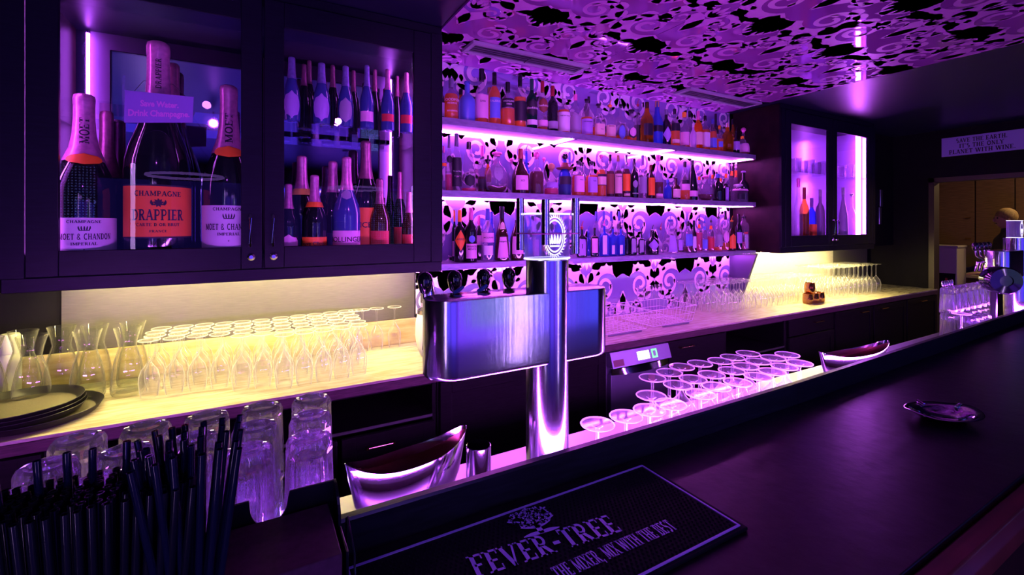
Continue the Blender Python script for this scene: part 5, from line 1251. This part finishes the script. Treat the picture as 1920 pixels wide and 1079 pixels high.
# ================================================================ SIGN AND KITCHEN
t = thing('wall_sign', 'violet sign with three lines of text above the kitchen doorway', 'sign', (RX-.001, 0, 0))
sy1, sy0, sz0, sz1 = 2.154, 1.51, 2.395, 2.603
MB().box(-.012, 0, sy0, sy1, sz0, sz1).build('board', pmat('pale_violet_board', (.42,.32,.75), .5), t, bevel=.001)
mb = MB()
for s, z, wd in (('SAVE THE EARTH.', 2.535, .40), ("IT'S THE ONLY", 2.475, .35), ('PLANET WITH WINE.', 2.415, .52)):
    h = .045; w0 = serif_width(s, h)
    serif(mb, s, h, 0, z, lambda x, y, q: (-.0135, 1.83-x, y), wscale=wd/w0)
mb.build('lettering', M['ink'], t, smooth=False)
# kitchen shell
struct(MB().box(RX+.12, 10.2, -.4, 3.6, -.06, 0).build('floor_kitchen', M['floor']))
kw = pmat('brown_kitchen_laminate', (.16,.085,.05), .5, noise=.35, nscale=8, stretch=(1,1,12))
kp = pmat('cream_kitchen_wall', (.42,.36,.27), .6)
struct(MB().box(10.1, 10.2, -.4, 3.6, 0, CEIL).build('wall_kitchen_end', kp))
struct(MB().box(RX+.12, 10.2, 3.5, 3.6, 0, CEIL).build('wall_kitchen_side', kp))
struct(MB().box(RX+.12, 10.2, -.5, -.4, 0, CEIL).build('wall_kitchen_near', kp))
struct(MB().box(RX+.12, 10.2, -.4, 3.6, CEIL, CEIL+.06).build('ceiling_kitchen', kp))
for k, (a, b) in enumerate(((2.66,3.30),(2.24,2.65),(1.86,2.23))):
    t = thing('kitchen_cupboard', 'tall brown kitchen cupboard with small brass handles, %s from the doorway jamb' % ordn(k+1), 'cupboard', (9.6, (a+b)/2, 1.32), 0, 'kitchen cupboards'); h_ = (b-a)/2
    MB().box(.02, .49, -h_, h_, 0, 1.1).build('body', kw, t)
    MB().box(0, .018, -h_+.004, h_-.004, .004, 1.096).build('door', kw, t, bevel=.002)
    for zz in (.10, .42): MB().tube([(-.02,-h_+.04,zz),(-.02,-h_+.10,zz)], .007, 8).build('handle', M['brass'], t)
t = thing('kitchen_counter', 'long dark kitchen counter with pale top seen through the doorway', 'counter', (9.3, 2.2, 0))
MB().box(-.2, .78, -2.0, 1.2, .05, .86).build('body', kw, t)
MB().box(-.25, .78, -2.02, 1.22, .862, .90).build('top', kp, t, bevel=.003)
t = thing('fridge', 'white refrigerator with a dark red bottle picture on its side', 'fridge', (7.8, 2.40, 0))
wf = pmat('off_white_enamel', (.50,.46,.38), .4)
MB().box(-.15, .15, -.12, .14, .02, 1.34).build('body', wf, t, bevel=.01)
MB().box(-.16, .16, -.13, .15, 1.342, 1.37).build('lid', wf, t, bevel=.006)
MB().box(-.155, -.151, -.105, .06, .48, 1.02).build('picture', M['blackp'], t)
MB().lathe([(.001,0),(.03,0),(.032,.20),(.012,.30),(.012,.36),(.001,.36)], 14, ky=.1, cx=0).build('picture_bottle', LBM['red'], t, loc=(-.156, -.02, .60)).rotation_euler = (0, 0, PI/2)
t = thing('kitchen_lamp', 'warm ceiling lamp inside the kitchen', 'lamp', (8.4, 1.2, CEIL-.06))
MB().lathe([(.001,0),(.14,0),(.15,.02),(.15,.058),(.001,.058)], 24).build('diffuser', emat('warm_kitchen_light', (1,.66,.30), 75.0), t)
# ---- person standing in the kitchen
def person(loc, rz):
    t = thing('person', 'person in a dark shirt with short blond hair, turned away in the kitchen', 'person', loc, rz)
    V = [(0,0,.95),(0,0,1.10),(0,0,1.30),(0,.01,1.46),(0,.02,1.54),(0,.03,1.62),
         (.10,0,.90),(.11,.02,.50),(.11,0,.09),(.11,.14,.04),(-.10,0,.90),(-.11,.02,.50),(-.11,0,.09),(-.11,.14,.04),
         (.18,.0,1.42),(.25,.05,1.15),(.20,.28,1.05),(.19,.36,1.04),(-.18,.0,1.42),(-.25,.05,1.15),(-.20,.28,1.05),(-.19,.36,1.04)]
    Ed = [(0,1),(1,2),(2,3),(3,4),(4,5),(0,6),(6,7),(7,8),(8,9),(0,10),(10,11),(11,12),(12,13),(3,14),(14,15),(15,16),(16,17),(3,18),(18,19),(19,20),(20,21)]
    Rr = [(.16,.11),(.14,.10),(.18,.12),(.15,.09),(.06,.06),(.055,.055),(.10,.10),(.065,.065),(.045,.045),(.04,.03),(.10,.10),(.065,.065),(.045,.045),(.04,.03),
          (.065,.06),(.05,.05),(.035,.035),(.04,.02),(.065,.06),(.05,.05),(.035,.035),(.04,.02)]
    me = bpy.data.meshes.new('body'); me.from_pydata(V, Ed, []); o = bpy.data.objects.new('body', me); COL.objects.link(o); o.parent = t
    sk = o.modifiers.new('skin', 'SKIN')
    for i, r in enumerate(Rr): me.skin_vertices[0].data[i].radius = r
    me.skin_vertices[0].data[0].use_root = True
    sb = o.modifiers.new('sub', 'SUBSURF'); sb.levels = 1; sb.render_levels = 2
    me.materials.append(pmat('dark_work_clothes', (.03,.03,.035), .8))
    sm = pmat('skin_tone', (.55,.32,.22), .5)
    h = MB().sphere((0,.045,1.70), .098, 20, 14, .80, .95, 1.22)
    h.sphere((0,.145,1.69), .018, 8, 6, .7, 1, 1.3); h.sphere((.078,.045,1.69), .02, 8, 6, .4, .8, 1.4); h.sphere((-.078,.045,1.69), .02, 8, 6, .4, .8, 1.4)
    h.build('head', sm, t)
    MB().sphere((.03,.130,1.715), .009, 8, 6).sphere((-.03,.130,1.715), .009, 8, 6).box(-.022,.022,.128,.137,1.645,1.651).build('face_detail', M['ink'], t)
    MB().sphere((0,.028,1.735), .107, 20, 12, .84, .98, 1.0).build('hair', pmat('blond_hair', (.42,.28,.12), .7, noise=.4, nscale=60, bump=.5), t)
    for s in (-1, 1):
        hm = MB().sphere((s*.195,.395,1.035), .042, 12, 8, .9, 1.1, .45)
        for f_ in range(4): hm.tube([(s*.195+(f_-1.5)*.018,.425,1.035), (s*.195+(f_-1.5)*.019,.465+.004*(f_ in (1,2)),1.03), (s*.195+(f_-1.5)*.019,.492+.006*(f_ in (1,2)),1.012)], [.009,.0085,.006], 8)
        hm.tube([(s*.165,.39,1.035), (s*.142,.415,1.03), (s*.138,.44,1.018)], [.010,.009,.007], 8)
        hm.build('hand', sm, t)
    return t
pp = onX(1893, 400, 8.15); person((8.15, pp.y, 0), math.radians(40))
# small sundries on the dark wall beside the far cabinet
for k, (u, v) in enumerate(((1652, 372), (1650, 405))):
    pz = onY(u, v, 2.595)
    o = MB().box(-.03, .03, -.012, 0, -.10, .10).build('wall_thermometer', M['steelplate'], None, bevel=.004, loc=(pz.x, 2.5995, pz.z+.0)); tag(o, 'small blue-lit metal plate on the tall black cupboard, %s one' % ('upper', 'lower')[k], 'plate')
# ================================================================ ROOM LAMPS AND ADDED LIGHTS (customer side)
def ring_lamp(x, y, z, r, col, s, label):
    t = thing('ring_pendant_lamp', label, 'lamp', (x, y, z), 0, 'ring pendant lamps')
    b = MB(); n = 40
    b.grid([[(( r+.014*math.cos(2*PI*k/8))*math.cos(2*PI*i/n), (r+.014*math.cos(2*PI*k/8))*math.sin(2*PI*i/n), .014*math.sin(2*PI*k/8)) for k in range(8)] for i in range(n+1)], True)
    b.build('light_ring', emat('ring_light', col, s), t)
    c = MB()
    for k in range(3):
        a = 2*PI*k/3; c.tube([(r*math.cos(a), r*math.sin(a), .01), (0, 0, CEIL-z-.02)], .0015, 5)
    c.lathe([(.001, CEIL-z-.02), (.05, CEIL-z-.018), (.05, CEIL-z-.003)], 16); c.build('suspension', M['blackp'], t)
ring_lamp(-.6, -1.3, 2.15, .34, (.45,.2,1), 7, 'violet ring pendant lamp over the customer floor, beside the entrance wall')
ring_lamp(1.2, -1.5, 2.10, .34, (.45,.2,1), 7, 'violet ring pendant lamp over the customer floor, middle of three')
ring_lamp(3.6, -1.1, 2.15, .34, (.18,.2,1), 7, 'blue ring pendant lamp over the customer floor, towards the kitchen wall')

# added glowing panels behind the customers, blue-violet fill for surfaces facing the camera
for k, (x0, x1, c) in enumerate(((-3.0,-1.3,(.10,.05,1)),(-1.1,.8,(.12,.05,1)),(1.0,2.9,(.18,.045,1)),(3.1,5.0,(.12,.05,1)),(5.2,6.6,(.07,.07,1)))):
    t = thing('fill_panel', 'added violet-blue fill panel behind the customers, %s from the entrance wall' % ordn(k+1), 'fill panel', ((x0+x1)/2, -4.19, 1.2), 0, 'added fill panels'); h = (x1-x0)/2
    MB().box(-h, h, 0, .05, -1.15, 1.15).build('frame', M['blackp'], t)
    MB().box(-h+.03, h-.03, .051, .06, -1.12, 1.12).build('diffuser', emat('fill_panel_glow', c, FILL_E), t)
# two added light tubes that draw bright streaks on the steel tower
for k, (x, y) in enumerate(((-.95,-.75),(2.1,-2.0))):
    t = thing('streak_tube', 'slim added violet-white streak tube on the customer floor, %s' % ('by the entrance wall' if k == 0 else 'in the middle'), 'lamp', (x, y, 0), 0, 'added light tubes')
    MB().lathe([(.001,0),(.12,0),(.12,.012),(.02,.02),(.02,.10),(.001,.10)], 24).build('base', M['blackp'], t)
    MB().lathe([(.018,.101),(.018,2.2),(.001,2.21)], 14).build('tube', emat('streak_tube_glow', (.62,.36,1), 28), t)
# dotted LED screens
for k, (x0, x1, z0, z1) in enumerate(((1.7,3.1,.80,2.2),(-2.35,-1.7,1.7,2.4))):
    t = thing('led_dot_screen', 'black screen of small blue-white light dots, %s' % ('the large one' if k == 0 else 'the small one by the entrance'), 'screen', ((x0+x1)/2, -3.0, (z0+z1)/2)); X=(x1-x0)/2; Z=(z1-z0)/2
    MB().box(-X, X, -.03, 0, -Z, Z).build('frame', M['blackp'], t)
    MB().box(-.03, .03, -.03, 0, -(z0+z1)/2, -Z).build('stand', M['blackp'], t)
    d = MB(); q = .0085; zz = -Z+.03
    while zz < Z-.02:
        xx = -X+.03
        while xx < X-.02:
            d.face([(xx-q,.002,zz-q),(xx-q,.002,zz+q),(xx+q,.002,zz+q),(xx+q,.002,zz-q)]); xx += .035
        zz += .035
    o = d.build('light_dots', emat('dot_light', (.25,.35,1), 3.0), t, smooth=False); o['kind'] = 'stuff'

def spot(loc, aim, col, wats, ang, label):
    t = thing('ceiling_spotlight', label, 'spotlight', loc, 0, 'ceiling spotlights')
    d = Vector(aim)-Vector(loc); q = d.to_track_quat('-Z', 'Y')
    c = MB().lathe([(.001,.06),(.032,.055),(.036,.0),(.033,.0),(.030,.045),(.001,.048)], 20).build('lamp_can', M['blackp'], t); c.rotation_mode = 'QUATERNION'; c.rotation_quaternion = q
    MB().tube([(0,0,.03),(0,0,CEIL-loc[2]-.013)], .006, 6).build('stem', M['blackp'], t)
    l = bpy.data.lights.new('spot', 'SPOT'); l.energy = wats; l.color = col; l.spot_size = math.radians(ang); l.spot_blend = .8; l.shadow_soft_size = .03
    o = bpy.data.objects.new('lamp_beam', l); COL.objects.link(o); o.parent = t; o.rotation_mode = 'QUATERNION'; o.rotation_quaternion = q
spot((.70,.25,2.58), (1.3,2.83,1.7), (.75,.13,1), 70, 62, 'violet ceiling spotlight turned to the shelf end near the champagne cabinet')
spot((1.7,.25,2.58), (2.5,2.83,1.7), (.75,.13,1), 80, 70, 'violet ceiling spotlight turned to the middle of the shelves')
spot((-.3,.35,2.58), (.0,2.5,2.0), (.6,.12,1), 7, 50, 'violet ceiling spotlight turned to the champagne cabinet')
spot((.5,-.2,2.58), (.7,.6,1.1), (.25,.12,1), 22, 48, 'added blue ceiling spotlight brightening the bar mat')  # added lamp, brings blue light onto the mat
spot((2.2,-.2,2.58), (2.0,.6,1.1), (.12,.10,1), 16, 70, 'added blue ceiling spotlight brightening the far bar top')  # added lamp, more blue light for the bar surface
